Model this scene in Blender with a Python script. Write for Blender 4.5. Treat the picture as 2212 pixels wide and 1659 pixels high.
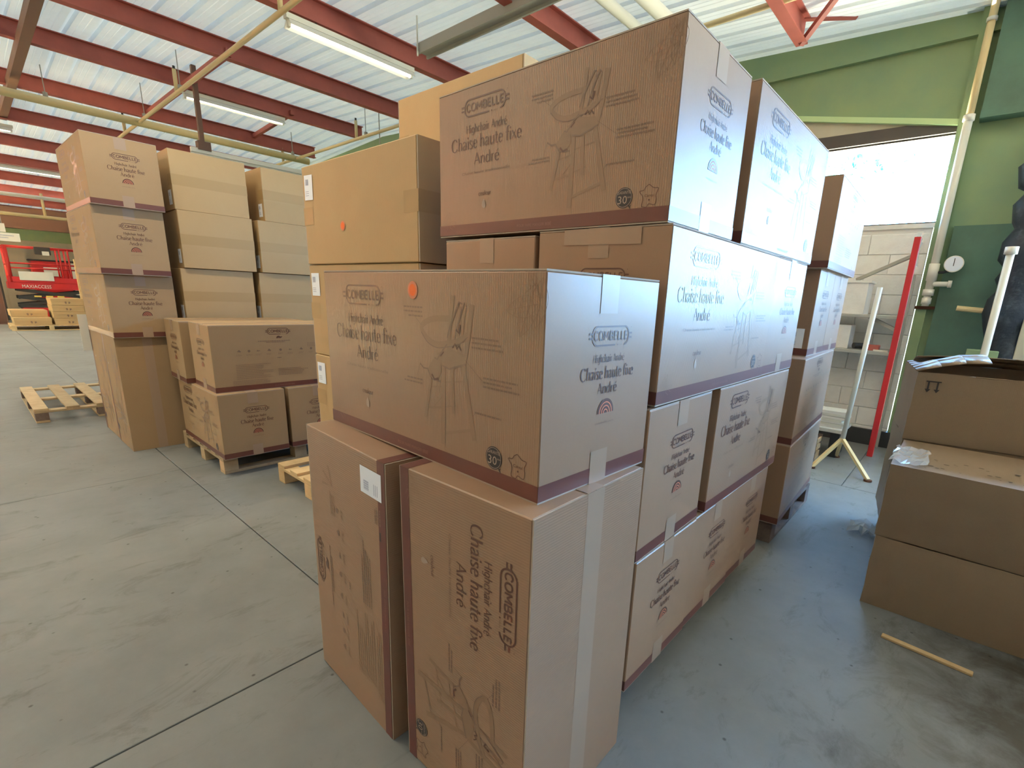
import bpy, bmesh, math, random
from mathutils import Vector, Matrix
random.seed(7)
for o in list(bpy.data.objects): bpy.data.objects.remove(o)
SC = bpy.context.scene
COL = SC.collection
PI = math.pi

# ---------------------------------------------------------------- camera, sky, lights, exposure
W_, H_ = 2212.0, 1659.0
F_PX, PPX, PPY = 1056.073, 1168.229, 920.853
CAM = Vector((0.64952, -0.77099, 1.43050))
yaw, pit, rol = math.radians(130.0708), math.radians(14.76653), math.radians(2.39037)
fw = Vector((math.cos(yaw)*math.cos(pit), math.sin(yaw)*math.cos(pit), -math.sin(pit)))
rt = Vector((math.sin(yaw), -math.cos(yaw), 0)); up = rt.cross(fw)
r2 = rt*math.cos(rol)+up*math.sin(rol); u2 = up*math.cos(rol)-rt*math.sin(rol)
cd = bpy.data.cameras.new('camera'); cam = bpy.data.objects.new('camera', cd); COL.objects.link(cam)
m = Matrix((r2, u2, -fw)).transposed().to_4x4(); m.translation = CAM
cam.matrix_world = m
cd.sensor_fit = 'HORIZONTAL'; cd.sensor_width = 36.0; cd.lens = F_PX/W_*36.0
cd.shift_x = (W_/2-PPX)/W_; cd.shift_y = (PPY-H_/2)/W_
cd.clip_start = 0.02; cd.clip_end = 200
SC.camera = cam
SC.view_settings.view_transform = 'Standard'; SC.view_settings.look = 'None'
SC.view_settings.gamma = 1.0; SC.view_settings.use_curve_mapping = False
SC.view_settings.exposure = 0.76

SKY = (0.22, 0.50, 0.95); GROUND = (0.92, 0.83, 0.62); SKY_STRENGTH = 32.0
world = bpy.data.worlds.new('sky'); SC.world = world; world.use_nodes = True
wn = world.node_tree.nodes; wl = world.node_tree.links; bg = wn['Background']
wtc = wn.new('ShaderNodeTexCoord'); wsp = wn.new('ShaderNodeSeparateXYZ'); wrp = wn.new('ShaderNodeValToRGB')
wmp = wn.new('ShaderNodeMapRange'); wmp.inputs[1].default_value = -1.0; wmp.inputs[2].default_value = 1.0
wl.new(wtc.outputs['Generated'], wsp.inputs[0]); wl.new(wsp.outputs['Z'], wmp.inputs[0]); wl.new(wmp.outputs[0], wrp.inputs[0]); wl.new(wrp.outputs[0], bg.inputs[0])
we = wrp.color_ramp.elements
we[0].position = 0.47; we[0].color = (*GROUND, 1); we[1].position = 0.5; we[1].color = (0.46, 0.74, 1.0, 1)   # sunlit ground, pale horizon
x = we.new(0.57); x.color = (*SKY, 1)
bg.inputs[1].default_value = SKY_STRENGTH

def area(name, loc, direction, sx, sy, power, color, portal=False):
    d = bpy.data.lights.new(name, 'AREA'); d.shape = 'RECTANGLE'; d.size = sx; d.size_y = sy
    d.energy = power; d.color = color
    if portal: d.cycles.is_portal = True
    o = bpy.data.objects.new(name, d); COL.objects.link(o); o.location = loc
    o.rotation_euler = Vector(direction).to_track_quat('-Z', 'Y').to_euler()
    return o
# portals in the windows, and in the added side window and roof lights
area('window_portal', (-0.30, 5.75, 2.67), (0, -1, 0), 1.12, 0.82, 1, (1, 1, 1), True)
area('second_window_portal', (3.2, 5.75, 2.6), (0, -1, 0), 3.9, 2.35, 1, (1, 1, 1), True)

area('fill_window_portal', (6.05, 4.55, 3.1), (-1, 0, 0), 1.3, .8, 1, (1, 1, 1), True)
area('fill_roof_light_portal', (-15.5, -5.9, 4.35), (0, 0, -1), 9.0, 2.12, 1, (1, 1, 1), True)
sl = bpy.data.lights.new('sun', 'SUN'); sl.energy = 300.0; sl.angle = .009; sl.color = (1.0, 0.93, 0.80)
sun = bpy.data.objects.new('sun', sl); COL.objects.link(sun); sun.location = (20, 0, 20)
sun.rotation_euler = Vector((-.66, .10, -.74)).to_track_quat('-Z', 'Y').to_euler()

# ---------------------------------------------------------------- materials
def mat(name, color, rough=0.7, metal=0.0, spec=0.5, noise=None, bump=None, emit=None, vary=0.0):
    """noise = (scale, colour2, contrast lo, hi), bump = (scale, strength)"""
    m = bpy.data.materials.new(name); m.use_nodes = True
    nt = m.node_tree; b = nt.nodes['Principled BSDF']
    b.inputs['Base Color'].default_value = (*color, 1); b.inputs['Roughness'].default_value = rough
    b.inputs['Metallic'].default_value = metal; b.inputs['Specular IOR Level'].default_value = spec
    geo = nt.nodes.new('ShaderNodeTexCoord') if (noise or bump) else None
    src = None
    if noise:
        n = nt.nodes.new('ShaderNodeTexNoise'); n.inputs['Scale'].default_value = noise[0]; n.inputs['Detail'].default_value = 6
        n.inputs['Roughness'].default_value = 0.62
        nt.links.new(geo.outputs['Object'], n.inputs['Vector'])
        r = nt.nodes.new('ShaderNodeValToRGB'); r.color_ramp.elements[0].position = noise[2]; r.color_ramp.elements[1].position = noise[3]
        r.color_ramp.elements[0].color = (*color, 1); r.color_ramp.elements[1].color = (*noise[1], 1)
        nt.links.new(n.outputs['Fac'], r.inputs[0]); src = r.outputs[0]
    if vary:
        oi = nt.nodes.new('ShaderNodeObjectInfo'); mp = nt.nodes.new('ShaderNodeMapRange')
        mp.inputs[3].default_value = 1-vary; mp.inputs[4].default_value = 1+vary
        nt.links.new(oi.outputs['Random'], mp.inputs[0])
        mx = nt.nodes.new('ShaderNodeVectorMath'); mx.operation = 'SCALE'
        if src: nt.links.new(src, mx.inputs[0])
        else: mx.inputs[0].default_value = color
        nt.links.new(mp.outputs[0], mx.inputs['Scale']); src = mx.outputs[0]
    if src: nt.links.new(src, b.inputs['Base Color'])
    if bump:
        n2 = nt.nodes.new('ShaderNodeTexNoise'); n2.inputs['Scale'].default_value = bump[0]; n2.inputs['Detail'].default_value = 4
        nt.links.new(geo.outputs['Object'], n2.inputs['Vector'])
        bp = nt.nodes.new('ShaderNodeBump'); bp.inputs['Strength'].default_value = bump[1]; bp.inputs['Distance'].default_value = 0.01
        nt.links.new(n2.outputs['Fac'], bp.inputs['Height']); nt.links.new(bp.outputs[0], b.inputs['Normal'])
    if emit:
        b.inputs['Emission Color'].default_value = (*emit[0], 1); b.inputs['Emission Strength'].default_value = emit[1]
    return m

def kraft(name, c1, c2, rough):
    """corrugated board: soft flute lines, fibre flecks, slight tone drift"""
    m = bpy.data.materials.new(name); m.use_nodes = True; nt = m.node_tree; b = nt.nodes['Principled BSDF']
    tc = nt.nodes.new('ShaderNodeTexCoord')
    n = nt.nodes.new('ShaderNodeTexNoise'); n.inputs['Scale'].default_value = 3.0; n.inputs['Detail'].default_value = 8; n.inputs['Roughness'].default_value = 0.7
    nt.links.new(tc.outputs['Object'], n.inputs['Vector'])
    f = nt.nodes.new('ShaderNodeTexNoise'); f.inputs['Scale'].default_value = 220.0; f.inputs['Detail'].default_value = 2
    nt.links.new(tc.outputs['Object'], f.inputs['Vector'])
    mxf = nt.nodes.new('ShaderNodeMath'); mxf.operation = 'MULTIPLY_ADD'; mxf.inputs[1].default_value = 0.35
    nt.links.new(f.outputs['Fac'], mxf.inputs[0]); nt.links.new(n.outputs['Fac'], mxf.inputs[2])
    r = nt.nodes.new('ShaderNodeValToRGB'); r.color_ramp.elements[0].position = 0.42; r.color_ramp.elements[1].position = 0.92
    r.color_ramp.elements[0].color = (*c1, 1); r.color_ramp.elements[1].color = (*c2, 1)
    nt.links.new(mxf.outputs[0], r.inputs[0])
    oi = nt.nodes.new('ShaderNodeObjectInfo'); mp = nt.nodes.new('ShaderNodeMapRange'); mp.inputs[3].default_value = 0.95; mp.inputs[4].default_value = 1.05
    nt.links.new(oi.outputs['Random'], mp.inputs[0])
    sc = nt.nodes.new('ShaderNodeVectorMath'); sc.operation = 'SCALE'
    nt.links.new(r.outputs[0], sc.inputs[0]); nt.links.new(mp.outputs[0], sc.inputs['Scale'])
    nt.links.new(sc.outputs[0], b.inputs['Base Color'])
    b.inputs['Roughness'].default_value = rough; b.inputs['Specular IOR Level'].default_value = 0.5
    wv = nt.nodes.new('ShaderNodeTexWave'); wv.inputs['Scale'].default_value = 45.0; wv.inputs['Distortion'].default_value = 0.6; wv.bands_direction = 'X'
    nt.links.new(tc.outputs['Object'], wv.inputs['Vector'])
    bp = nt.nodes.new('ShaderNodeBump'); bp.inputs['Strength'].default_value = 0.10; bp.inputs['Distance'].default_value = 0.003
    nt.links.new(wv.outputs['Fac'], bp.inputs['Height'])
    n3 = nt.nodes.new('ShaderNodeTexNoise'); n3.inputs['Scale'].default_value = 2.2; n3.inputs['Detail'].default_value = 1
    nt.links.new(tc.outputs['Object'], n3.inputs['Vector'])
    bp2 = nt.nodes.new('ShaderNodeBump'); bp2.inputs['Strength'].default_value = 0.25; bp2.inputs['Distance'].default_value = 0.03
    nt.links.new(n3.outputs['Fac'], bp2.inputs['Height']); nt.links.new(bp.outputs[0], bp2.inputs['Normal'])
    nt.links.new(bp2.outputs[0], b.inputs['Normal'])
    return m

M = {}
M['kraft'] = kraft('kraft_cardboard', (0.324, 0.198, 0.121), (0.353, 0.220, 0.138), 0.38)
M['kraft_matte'] = kraft('dusty_cardboard', (0.36, 0.235, 0.125), (0.39, 0.26, 0.145), 0.8)
M['kraft_edge'] = mat('cardboard_edge', (0.444, 0.370, 0.296), 0.8)
M['kraft_plain'] = kraft('plain_cardboard', (0.455, 0.30, 0.140), (0.49, 0.33, 0.16), 0.65)
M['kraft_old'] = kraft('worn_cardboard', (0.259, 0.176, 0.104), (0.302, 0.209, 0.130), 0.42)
M['tape'] = mat('packing_tape', (0.374, 0.259, 0.180), 0.36)
M['tape_plain'] = mat('clear_brown_tape', (0.418, 0.270, 0.112), 0.55)
M['ink'] = mat('brown_print', (0.133, 0.061, 0.041), 0.38)
M['ink_soft'] = mat('soft_brown_print', (0.222, 0.137, 0.092), 0.38)
M['ink_pale'] = mat('pale_brown_print', (0.285, 0.176, 0.106), 0.38)
M['ink_dark'] = mat('black_print', (0.035, 0.028, 0.030), 0.38)
M['ink_light'] = mat('reversed_print', (0.414, 0.318, 0.252), 0.6)
M['band'] = mat('red_brown_band', (0.148, 0.050, 0.037), 0.38)
M['band_text'] = mat('band_lettering', (0.266, 0.133, 0.104), 0.6)
M['paper'] = mat('white_paper_label', (0.84, 0.90, 1.0), 0.5)
M['paper_ink'] = mat('label_print', (0.36, 0.40, 0.55), 0.5)
M['orange'] = mat('vivid_orange', (1.0, 0.20, 0.04), 0.7)  # orange dots: vivid centre on a duller rim
M['orange_rim'] = mat('dull_orange', (0.75, 0.24, 0.12), 0.6)
M['wood'] = mat('pallet_wood', (0.50, 0.37, 0.22), 0.8, noise=(9, (0.40, 0.28, 0.16), 0.4, 0.7), vary=0.15)
M['wood_new'] = mat('new_pallet_wood', (0.66, 0.46, 0.24), 0.7, noise=(9, (0.56, 0.37, 0.18), 0.4, 0.7), vary=0.1)
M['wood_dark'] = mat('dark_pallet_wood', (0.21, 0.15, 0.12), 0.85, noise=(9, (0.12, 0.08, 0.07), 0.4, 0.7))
M['steel_red'] = mat('red_oxide_paint', (0.42, 0.105, 0.08), 0.55, noise=(4, (0.34, 0.085, 0.065), 0.4, 0.75))
M['steel_brown'] = mat('brown_steel', (0.16, 0.085, 0.06), 0.6)
M['roof'] = mat('galvanised_sheet', (0.93, 0.93, 0.89), 0.40, metal=0.0, noise=(2.2, (0.86, 0.86, 0.81), 0.45, 0.75))
_nt = M['roof'].node_tree; _tr = _nt.nodes.new('ShaderNodeBsdfTranslucent'); _tr.inputs[0].default_value = (0.80, 0.92, 0.92, 1)   # added translucency: opaque metal passes sun so the ceiling glows
_mx = _nt.nodes.new('ShaderNodeMixShader'); _mx.inputs[0].default_value = 0.0026
_nt.links.new(_nt.nodes['Principled BSDF'].outputs[0], _mx.inputs[1]); _nt.links.new(_tr.outputs[0], _mx.inputs[2]); _nt.links.new(_mx.outputs[0], _nt.nodes['Material Output'].inputs[0])
M['pipe'] = mat('cream_pipe_paint', (0.70, 0.56, 0.30), 0.45)
M['pipe_white'] = mat('white_pipe_paint', (0.74, 0.72, 0.64), 0.45)
M['white'] = mat('white_enamel', (0.80, 0.79, 0.72), 0.4)
M['grey'] = mat('grey_trunking', (0.38, 0.37, 0.33), 0.5)
M['green'] = mat('green_wall_paint', (0.27, 0.36, 0.18), 0.65, noise=(1.4, (0.21, 0.32, 0.19), 0.4, 0.7))
M['green_dark'] = mat('dark_green_wall_paint', (0.10, 0.20, 0.14), 0.6, noise=(2.0, (0.075, 0.13, 0.09), 0.4, 0.7))
M['green_light'] = mat('pale_green_trim', (0.50, 0.66, 0.33), 0.5)
M['block'] = mat('painted_block', (0.82, 0.80, 0.76), 0.75, noise=(6, (0.72, 0.69, 0.65), 0.45, 0.8), bump=(40, 0.3), vary=0.05)
M['mortar'] = mat('mortar', (0.70, 0.68, 0.64), 0.85)
M['beige'] = mat('beige_wall', (0.56, 0.52, 0.40), 0.75, noise=(1.5, (0.50, 0.45, 0.34), 0.4, 0.7))
M['bounce_wall'] = mat('warm_bounce_wall', (0.52, 0.36, 0.21), 0.8)  # unseen front wall, colour chosen to bounce warm light
M['frame'] = mat('dark_window_frame', (0.075, 0.062, 0.055), 0.5)
M['red'] = mat('red_paint', (0.55, 0.022, 0.025), 0.4)
M['dark'] = mat('dark_steel', (0.035, 0.035, 0.035), 0.6)
M['bluish'] = mat('dark_foil_lagging', (0.018, 0.028, 0.045), 0.6, noise=(9, (0.07, 0.09, 0.11), 0.55, 0.75), bump=(18, 0.8))
M['stone'] = mat('light_concrete', (0.55, 0.54, 0.50), 0.8)
M['bounce_floor'] = mat('pale_bounce_floor', (0.74, 0.71, 0.62), 0.6)  # unseen slabs made paler to bounce light onto the ceiling
M['leaf'] = mat('leaf', (0.05, 0.30, 0.28), 0.6)
M['bark'] = mat('bark', (0.2, 0.15, 0.1), 0.9)
M['lamp'] = mat('lit_tube', (1, 0.97, 0.86), 0.4, emit=((1.0, 0.95, 0.80), 3.0))
M['yellow'] = mat('yellow_marker', (0.75, 0.55, 0.12), 0.5)
M['rust'] = mat('rust', (0.10, 0.035, 0.015), 0.9)
M['grime'] = mat('grime_flecks', (0.10, 0.075, 0.055), 0.9)

def glass():
    m = bpy.data.materials.new('window_glass'); m.use_nodes = True; nt = m.node_tree; nt.nodes.clear()
    o = nt.nodes.new('ShaderNodeOutputMaterial'); mx = nt.nodes.new('ShaderNodeMixShader')
    t = nt.nodes.new('ShaderNodeBsdfTransparent'); g = nt.nodes.new('ShaderNodeBsdfGlossy'); g.inputs['Roughness'].default_value = 0.05
    t.inputs[0].default_value = (0.93, 0.96, 0.97, 1); mx.inputs[0].default_value = 0.05
    nt.links.new(t.outputs[0], mx.inputs[1]); nt.links.new(g.outputs[0], mx.inputs[2]); nt.links.new(mx.outputs[0], o.inputs[0]); return m
def film():
    m = bpy.data.materials.new('clear_film'); m.use_nodes = True; nt = m.node_tree; nt.nodes.clear()
    o = nt.nodes.new('ShaderNodeOutputMaterial'); mx = nt.nodes.new('ShaderNodeMixShader')
    t = nt.nodes.new('ShaderNodeBsdfTransparent'); g = nt.nodes.new('ShaderNodeBsdfPrincipled')
    g.inputs['Base Color'].default_value = (0.8, 0.84, 0.88, 1); g.inputs['Roughness'].default_value = 0.12; g.inputs['Specular IOR Level'].default_value = 1.0
    mx.inputs[0].default_value = 0.42
    nt.links.new(t.outputs[0], mx.inputs[1]); nt.links.new(g.outputs[0], mx.inputs[2]); nt.links.new(mx.outputs[0], o.inputs[0]); return m
m_ = bpy.data.materials.new('warm_fill_roof_light'); m_.use_nodes = True; m_.node_tree.nodes.clear()  # tint of the added roof lights, warms the light they let in
t_ = m_.node_tree.nodes.new('ShaderNodeBsdfTransparent'); t_.inputs[0].default_value = (0.80, 0.60, 0.34, 1)
m_.node_tree.links.new(t_.outputs[0], m_.node_tree.nodes.new('ShaderNodeOutputMaterial').inputs[0]); M['fill_roof_light'] = m_
M['glass'] = glass(); M['film'] = film()

def concrete():
    m = bpy.data.materials.new('concrete_floor'); m.use_nodes = True; nt = m.node_tree; b = nt.nodes['Principled BSDF']
    g = nt.nodes.new('ShaderNodeNewGeometry')
    n = nt.nodes.new('ShaderNodeTexNoise'); n.inputs['Scale'].default_value = 0.9; n.inputs['Detail'].default_value = 9; n.inputs['Roughness'].default_value = 0.68
    nt.links.new(g.outputs['Position'], n.inputs['Vector'])
    r = nt.nodes.new('ShaderNodeValToRGB'); e = r.color_ramp.elements
    e[0].position = 0.30; e[0].color = (0.155, 0.162, 0.160, 1); e[1].position = 0.72; e[1].color = (0.245, 0.252, 0.25, 1)
    nt.links.new(n.outputs['Fac'], r.inputs[0])
    # dark scuffs and pale scratches
    n2 = nt.nodes.new('ShaderNodeTexNoise'); n2.inputs['Scale'].default_value = 5.5; n2.inputs['Detail'].default_value = 10; n2.inputs['Roughness'].default_value = 0.75; n2.inputs['Distortion'].default_value = 0.6
    mp = nt.nodes.new('ShaderNodeMapping'); mp.inputs['Scale'].default_value = (1.0, 0.45, 1.0); mp.inputs['Rotation'].default_value = (0, 0, 0.7)
    nt.links.new(g.outputs['Position'], mp.inputs['Vector']); nt.links.new(mp.outputs[0], n2.inputs['Vector'])
    r2_ = nt.nodes.new('ShaderNodeValToRGB'); e = r2_.color_ramp.elements
    e[0].position = 0.30; e[0].color = (0.62, 0.60, 0.56, 1); e[1].position = 0.45; e[1].color = (1, 1, 1, 1)
    x = e.new(0.66); x.color = (1, 1, 1, 1); x = e.new(0.78); x.color = (1.22, 1.22, 1.2, 1)
    nt.links.new(n2.outputs['Fac'], r2_.inputs[0])
    mx = nt.nodes.new('ShaderNodeMix'); mx.data_type = 'RGBA'; mx.blend_type = 'MULTIPLY'; mx.inputs['Factor'].default_value = 1
    nt.links.new(r.outputs[0], mx.inputs['A']); nt.links.new(r2_.outputs[0], mx.inputs['B'])
    # specks of grit, and brown dirt with painted-in shade on the aisle floor
    vo = nt.nodes.new('ShaderNodeTexVoronoi'); vo.inputs['Scale'].default_value = 9.0; vo.inputs['Randomness'].default_value = 1.0
    nt.links.new(g.outputs['Position'], vo.inputs['Vector'])
    sr = nt.nodes.new('ShaderNodeValToRGB'); e = sr.color_ramp.elements
    e[0].position = 0.035; e[0].color = (0.25, 0.24, 0.22, 1); e[1].position = 0.075; e[1].color = (1, 1, 1, 1)
    nt.links.new(vo.outputs['Distance'], sr.inputs[0])
    mx2 = nt.nodes.new('ShaderNodeMix'); mx2.data_type = 'RGBA'; mx2.blend_type = 'MULTIPLY'; mx2.inputs['Factor'].default_value = 0.8
    nt.links.new(mx.outputs['Result'], mx2.inputs['A']); nt.links.new(sr.outputs[0], mx2.inputs['B'])
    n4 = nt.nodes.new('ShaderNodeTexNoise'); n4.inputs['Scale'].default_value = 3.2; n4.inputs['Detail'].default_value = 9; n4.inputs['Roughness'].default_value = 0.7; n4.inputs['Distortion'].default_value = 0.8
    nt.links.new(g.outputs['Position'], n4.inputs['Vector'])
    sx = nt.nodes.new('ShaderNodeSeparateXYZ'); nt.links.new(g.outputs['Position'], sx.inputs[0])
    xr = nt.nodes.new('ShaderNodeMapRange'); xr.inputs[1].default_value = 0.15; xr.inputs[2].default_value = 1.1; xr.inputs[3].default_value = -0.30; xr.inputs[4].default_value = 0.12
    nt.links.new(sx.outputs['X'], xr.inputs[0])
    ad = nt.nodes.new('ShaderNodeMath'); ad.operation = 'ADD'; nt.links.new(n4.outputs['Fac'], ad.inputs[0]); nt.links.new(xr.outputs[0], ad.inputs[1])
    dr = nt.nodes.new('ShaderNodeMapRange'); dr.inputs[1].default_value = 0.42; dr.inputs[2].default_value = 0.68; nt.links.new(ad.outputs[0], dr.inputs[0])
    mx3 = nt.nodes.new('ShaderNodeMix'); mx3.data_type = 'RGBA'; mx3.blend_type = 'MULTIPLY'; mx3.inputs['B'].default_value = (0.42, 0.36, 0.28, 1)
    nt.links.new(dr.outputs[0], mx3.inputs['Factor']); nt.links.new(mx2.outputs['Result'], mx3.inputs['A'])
    nt.links.new(mx3.outputs['Result'], b.inputs['Base Color'])
    b.inputs['Roughness'].default_value = 0.55; b.inputs['Specular IOR Level'].default_value = 0.4
    bp = nt.nodes.new('ShaderNodeBump'); bp.inputs['Strength'].default_value = 0.12; bp.inputs['Distance'].default_value = 0.01
    nt.links.new(n2.outputs['Fac'], bp.inputs['Height']); nt.links.new(bp.outputs[0], b.inputs['Normal'])
    return m
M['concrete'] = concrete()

# ---------------------------------------------------------------- geometry helpers
class MB:
    def __init__(s): s.v = []; s.f = []; s.mi = []
    def quad(s, pts, mi=0):
        n = len(s.v); s.v += [tuple(p) for p in pts]; s.f.append(tuple(range(n, n+len(pts)))); s.mi.append(mi)
    def box(s, x0, x1, y0, y1, z0, z1, mi=0, mtx=None):
        n = len(s.v)
        P = [Vector(p) for p in ((x0,y0,z0),(x1,y0,z0),(x1,y1,z0),(x0,y1,z0),(x0,y0,z1),(x1,y0,z1),(x1,y1,z1),(x0,y1,z1))]
        if mtx is not None: P = [mtx @ p for p in P]
        s.v += [tuple(p) for p in P]
        for f in ((0,3,2,1),(4,5,6,7),(0,1,5,4),(1,2,6,5),(2,3,7,6),(3,0,4,7)):
            s.f.append(tuple(n+i for i in f)); s.mi.append(mi)
    def bar(s, p0, p1, w, h, mi=0, upv=(0, 0, 1)):
        p0 = Vector(p0); p1 = Vector(p1); d = (p1-p0).normalized(); u = Vector(upv)
        a = d.cross(u)
        if a.length < 1e-4: a = d.cross(Vector((0, 1, 0)))
        a.normalize(); b = a.cross(d).normalized(); n = len(s.v)
        for p in (p0, p1):
            for i, j in ((-1,-1),(1,-1),(1,1),(-1,1)): s.v.append(tuple(p+a*i*w/2+b*j*h/2))
        for f in ((0,1,2,3),(7,6,5,4),(0,4,5,1),(1,5,6,2),(2,6,7,3),(3,7,4,0)):
            s.f.append(tuple(n+i for i in f)); s.mi.append(mi)
    def tube(s, pts, r, n=10, mi=0, cap=True):
        pts = [Vector(p) for p in pts]; base = len(s.v)
        rs = r if isinstance(r, (list, tuple)) else [r]*len(pts)
        ref = None
        for k, p in enumerate(pts):
            d = (pts[min(k+1, len(pts)-1)]-pts[max(k-1, 0)]).normalized()
            a = d.cross(Vector((0, 0, 1))) if abs(d.z) < 0.9 else d.cross(Vector((0, 1, 0)))
            a.normalize(); b = d.cross(a)
            for i in range(n):
                t = 2*PI*i/n; s.v.append(tuple(p+(a*math.cos(t)+b*math.sin(t))*rs[k]))
        for k in range(len(pts)-1):
            for i in range(n):
                j = (i+1) % n; q = base+k*n
                s.f.append((q+i, q+j, q+n+j, q+n+i)); s.mi.append(mi)
        if cap:
            s.f.append(tuple(base+i for i in range(n))[::-1]); s.mi.append(mi)
            q = base+(len(pts)-1)*n; s.f.append(tuple(q+i for i in range(n))); s.mi.append(mi)
    def mesh(s, name, mats, smooth=False, bevel=0.0):
        me = bpy.data.meshes.new(name); me.from_pydata(s.v, [], s.f)
        for m_ in mats: me.materials.append(m_)
        me.polygons.foreach_set('material_index', s.mi)
        if bevel:
            bm = bmesh.new(); bm.from_mesh(me)
            bmesh.ops.bevel(bm, geom=list(bm.edges), offset=bevel, segments=1, affect='EDGES')
            bm.to_mesh(me); bm.free()
        if smooth: me.polygons.foreach_set('use_smooth', [True]*len(me.polygons))
        me.update(); return me
    def build(s, name, mats, parent=None, smooth=False, bevel=0.0, loc=None):
        if not isinstance(mats, (list, tuple)): mats = [mats]
        return link(name, s.mesh(name, mats, smooth, bevel), parent, loc)

def link(name, me, parent=None, loc=None):
    o = bpy.data.objects.new(name, me); COL.objects.link(o)
    if parent is not None: o.parent = parent
    if loc is not None: o.location = loc
    return o
def tag(o, label, cat, group=None, kind=None):
    o['label'] = label; o['category'] = cat
    if group: o['group'] = group
    if kind: o['kind'] = kind
    return o
def empty(name, loc=(0, 0, 0), rz=0.0):
    o = bpy.data.objects.new(name, None); COL.objects.link(o); o.location = loc; o.rotation_euler = (0, 0, rz)
    o.empty_display_size = 0.1
    return o
def thing(name, label, cat, loc=(0, 0, 0), rz=0.0, group=None): return tag(empty(name, loc, rz), label, cat, group)
def struct(o, label=None):
    o['kind'] = 'structure'
    if label: o['label'] = label
    return o
def boxobj(name, b, m_, parent=None, bevel=0.0):
    s = MB(); s.box(*b); return s.build(name, m_, parent, bevel=bevel)

# ---------------------------------------------------------------- printed lettering (pen strokes) and drawings
def spline(pts, n=7):
    if len(pts) < 3: return [Vector(p) for p in pts]
    P = [Vector(p) for p in pts]; P = [P[0]*2-P[1]]+P+[P[-1]*2-P[-2]]; out = []
    for i in range(1, len(P)-2):
        for k in range(n):
            t = k/n; a, b, c, d = P[i-1], P[i], P[i+1], P[i+2]
            out.append(0.5*((2*b)+(-a+c)*t+(2*a-5*b+4*c-d)*t*t+(-a+3*b-3*c+d)*t**3))
    return out+[P[-2]]
G = {  # serif pen glyphs: (advance, strokes);  's' smooth, 'l' straight, 't' thin straight
 'C': (.70, [('s', [(.60,.80),(.50,.97),(.34,1.01),(.14,.86),(.06,.5),(.14,.13),(.35,-.02),(.53,.05),(.62,.2)])]),
 'h': (.50, [('l', [(.10,0),(.10,1.06)]), ('s', [(.10,.44),(.19,.61),(.30,.65),(.38,.55),(.39,.4),(.39,0)])]),
 'a': (.46, [('s', [(.07,.53),(.17,.65),(.28,.63),(.34,.5),(.34,.3),(.34,.1),(.41,.0)]), ('s', [(.34,.36),(.19,.31),(.08,.18),(.10,.03),(.20,-.01),(.34,.13)])]),
 'i': (.22, [('l', [(.11,0),(.11,.65)]), ('d', [(.11,.90)])]),
 's': (.38, [('s', [(.31,.55),(.22,.65),(.11,.62),(.07,.50),(.15,.38),(.26,.28),(.32,.15),(.24,.01),(.13,-.01),(.05,.09)])]),
 'e': (.44, [('s', [(.09,.34),(.25,.36),(.37,.39),(.35,.56),(.23,.66),(.10,.54),(.07,.32),(.12,.08),(.25,-.01),(.39,.10)])]),
 'u': (.50, [('s', [(.10,.65),(.10,.35),(.12,.08),(.22,-.01),(.38,.16)]), ('l', [(.39,.65),(.39,0)])]),
 't': (.32, [('s', [(.14,.90),(.14,.5),(.14,.14),(.19,.01),(.30,.05)]), ('t', [(.01,.63),(.29,.63)])]),
 'f': (.32, [('s', [(.37,1.02),(.27,1.07),(.17,.98),(.15,.75),(.15,.4),(.15,0)]), ('t', [(.02,.63),(.32,.63)])]),
 'x': (.44, [('l', [(.05,.65),(.39,0)]), ('t', [(.38,.65),(.04,0)])]),
 'A': (.58, [('t', [(.02,0),(.28,1.0)]), ('l', [(.26,1.02),(.54,0)]), ('t', [(.12,.33),(.44,.33)])]),
 'n': (.50, [('l', [(.10,0),(.10,.65)]), ('s', [(.10,.44),(.19,.61),(.30,.65),(.38,.55),(.39,.4),(.39,0)])]),
 'd': (.50, [('s', [(.38,.52),(.26,.65),(.13,.58),(.07,.32),(.12,.06),(.24,-.01),(.38,.14)]), ('l', [(.40,1.06),(.40,0)])]),
 'r': (.36, [('l', [(.10,0),(.10,.65)]), ('s', [(.10,.42),(.19,.60),(.33,.62)])]),
 'H': (.66, [('l', [(.10,0),(.10,1.0)]), ('l', [(.54,0),(.54,1.0)]), ('t', [(.10,.52),(.54,.52)])]),
 'g': (.50, [('s', [(.38,.52),(.26,.65),(.13,.58),(.07,.34),(.12,.1),(.24,.03),(.38,.18)]), ('s', [(.40,.65),(.40,.2),(.38,-.15),(.25,-.28),(.08,-.22)])]),
 'l': (.22, [('l', [(.11,0),(.11,1.06)])]),
 'c': (.42, [('s', [(.36,.52),(.26,.65),(.13,.58),(.07,.32),(.12,.06),(.25,-.01),(.38,.10)])]),
 'o': (.48, [('s', [(.24,.65),(.11,.56),(.07,.32),(.12,.07),(.24,-.01),(.36,.07),(.41,.32),(.37,.56),(.24,.65)])]),
 'k': (.46, [('l', [(.10,0),(.10,1.06)]), ('t', [(.36,.65),(.10,.3)]), ('l', [(.16,.36),(.40,0)])]),
 ' ': (.24, []),
}
G['\u00e9'] = (G['e'][0], G['e'][1]+[('t', [(.20,.78),(.34,.98)])])
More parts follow.
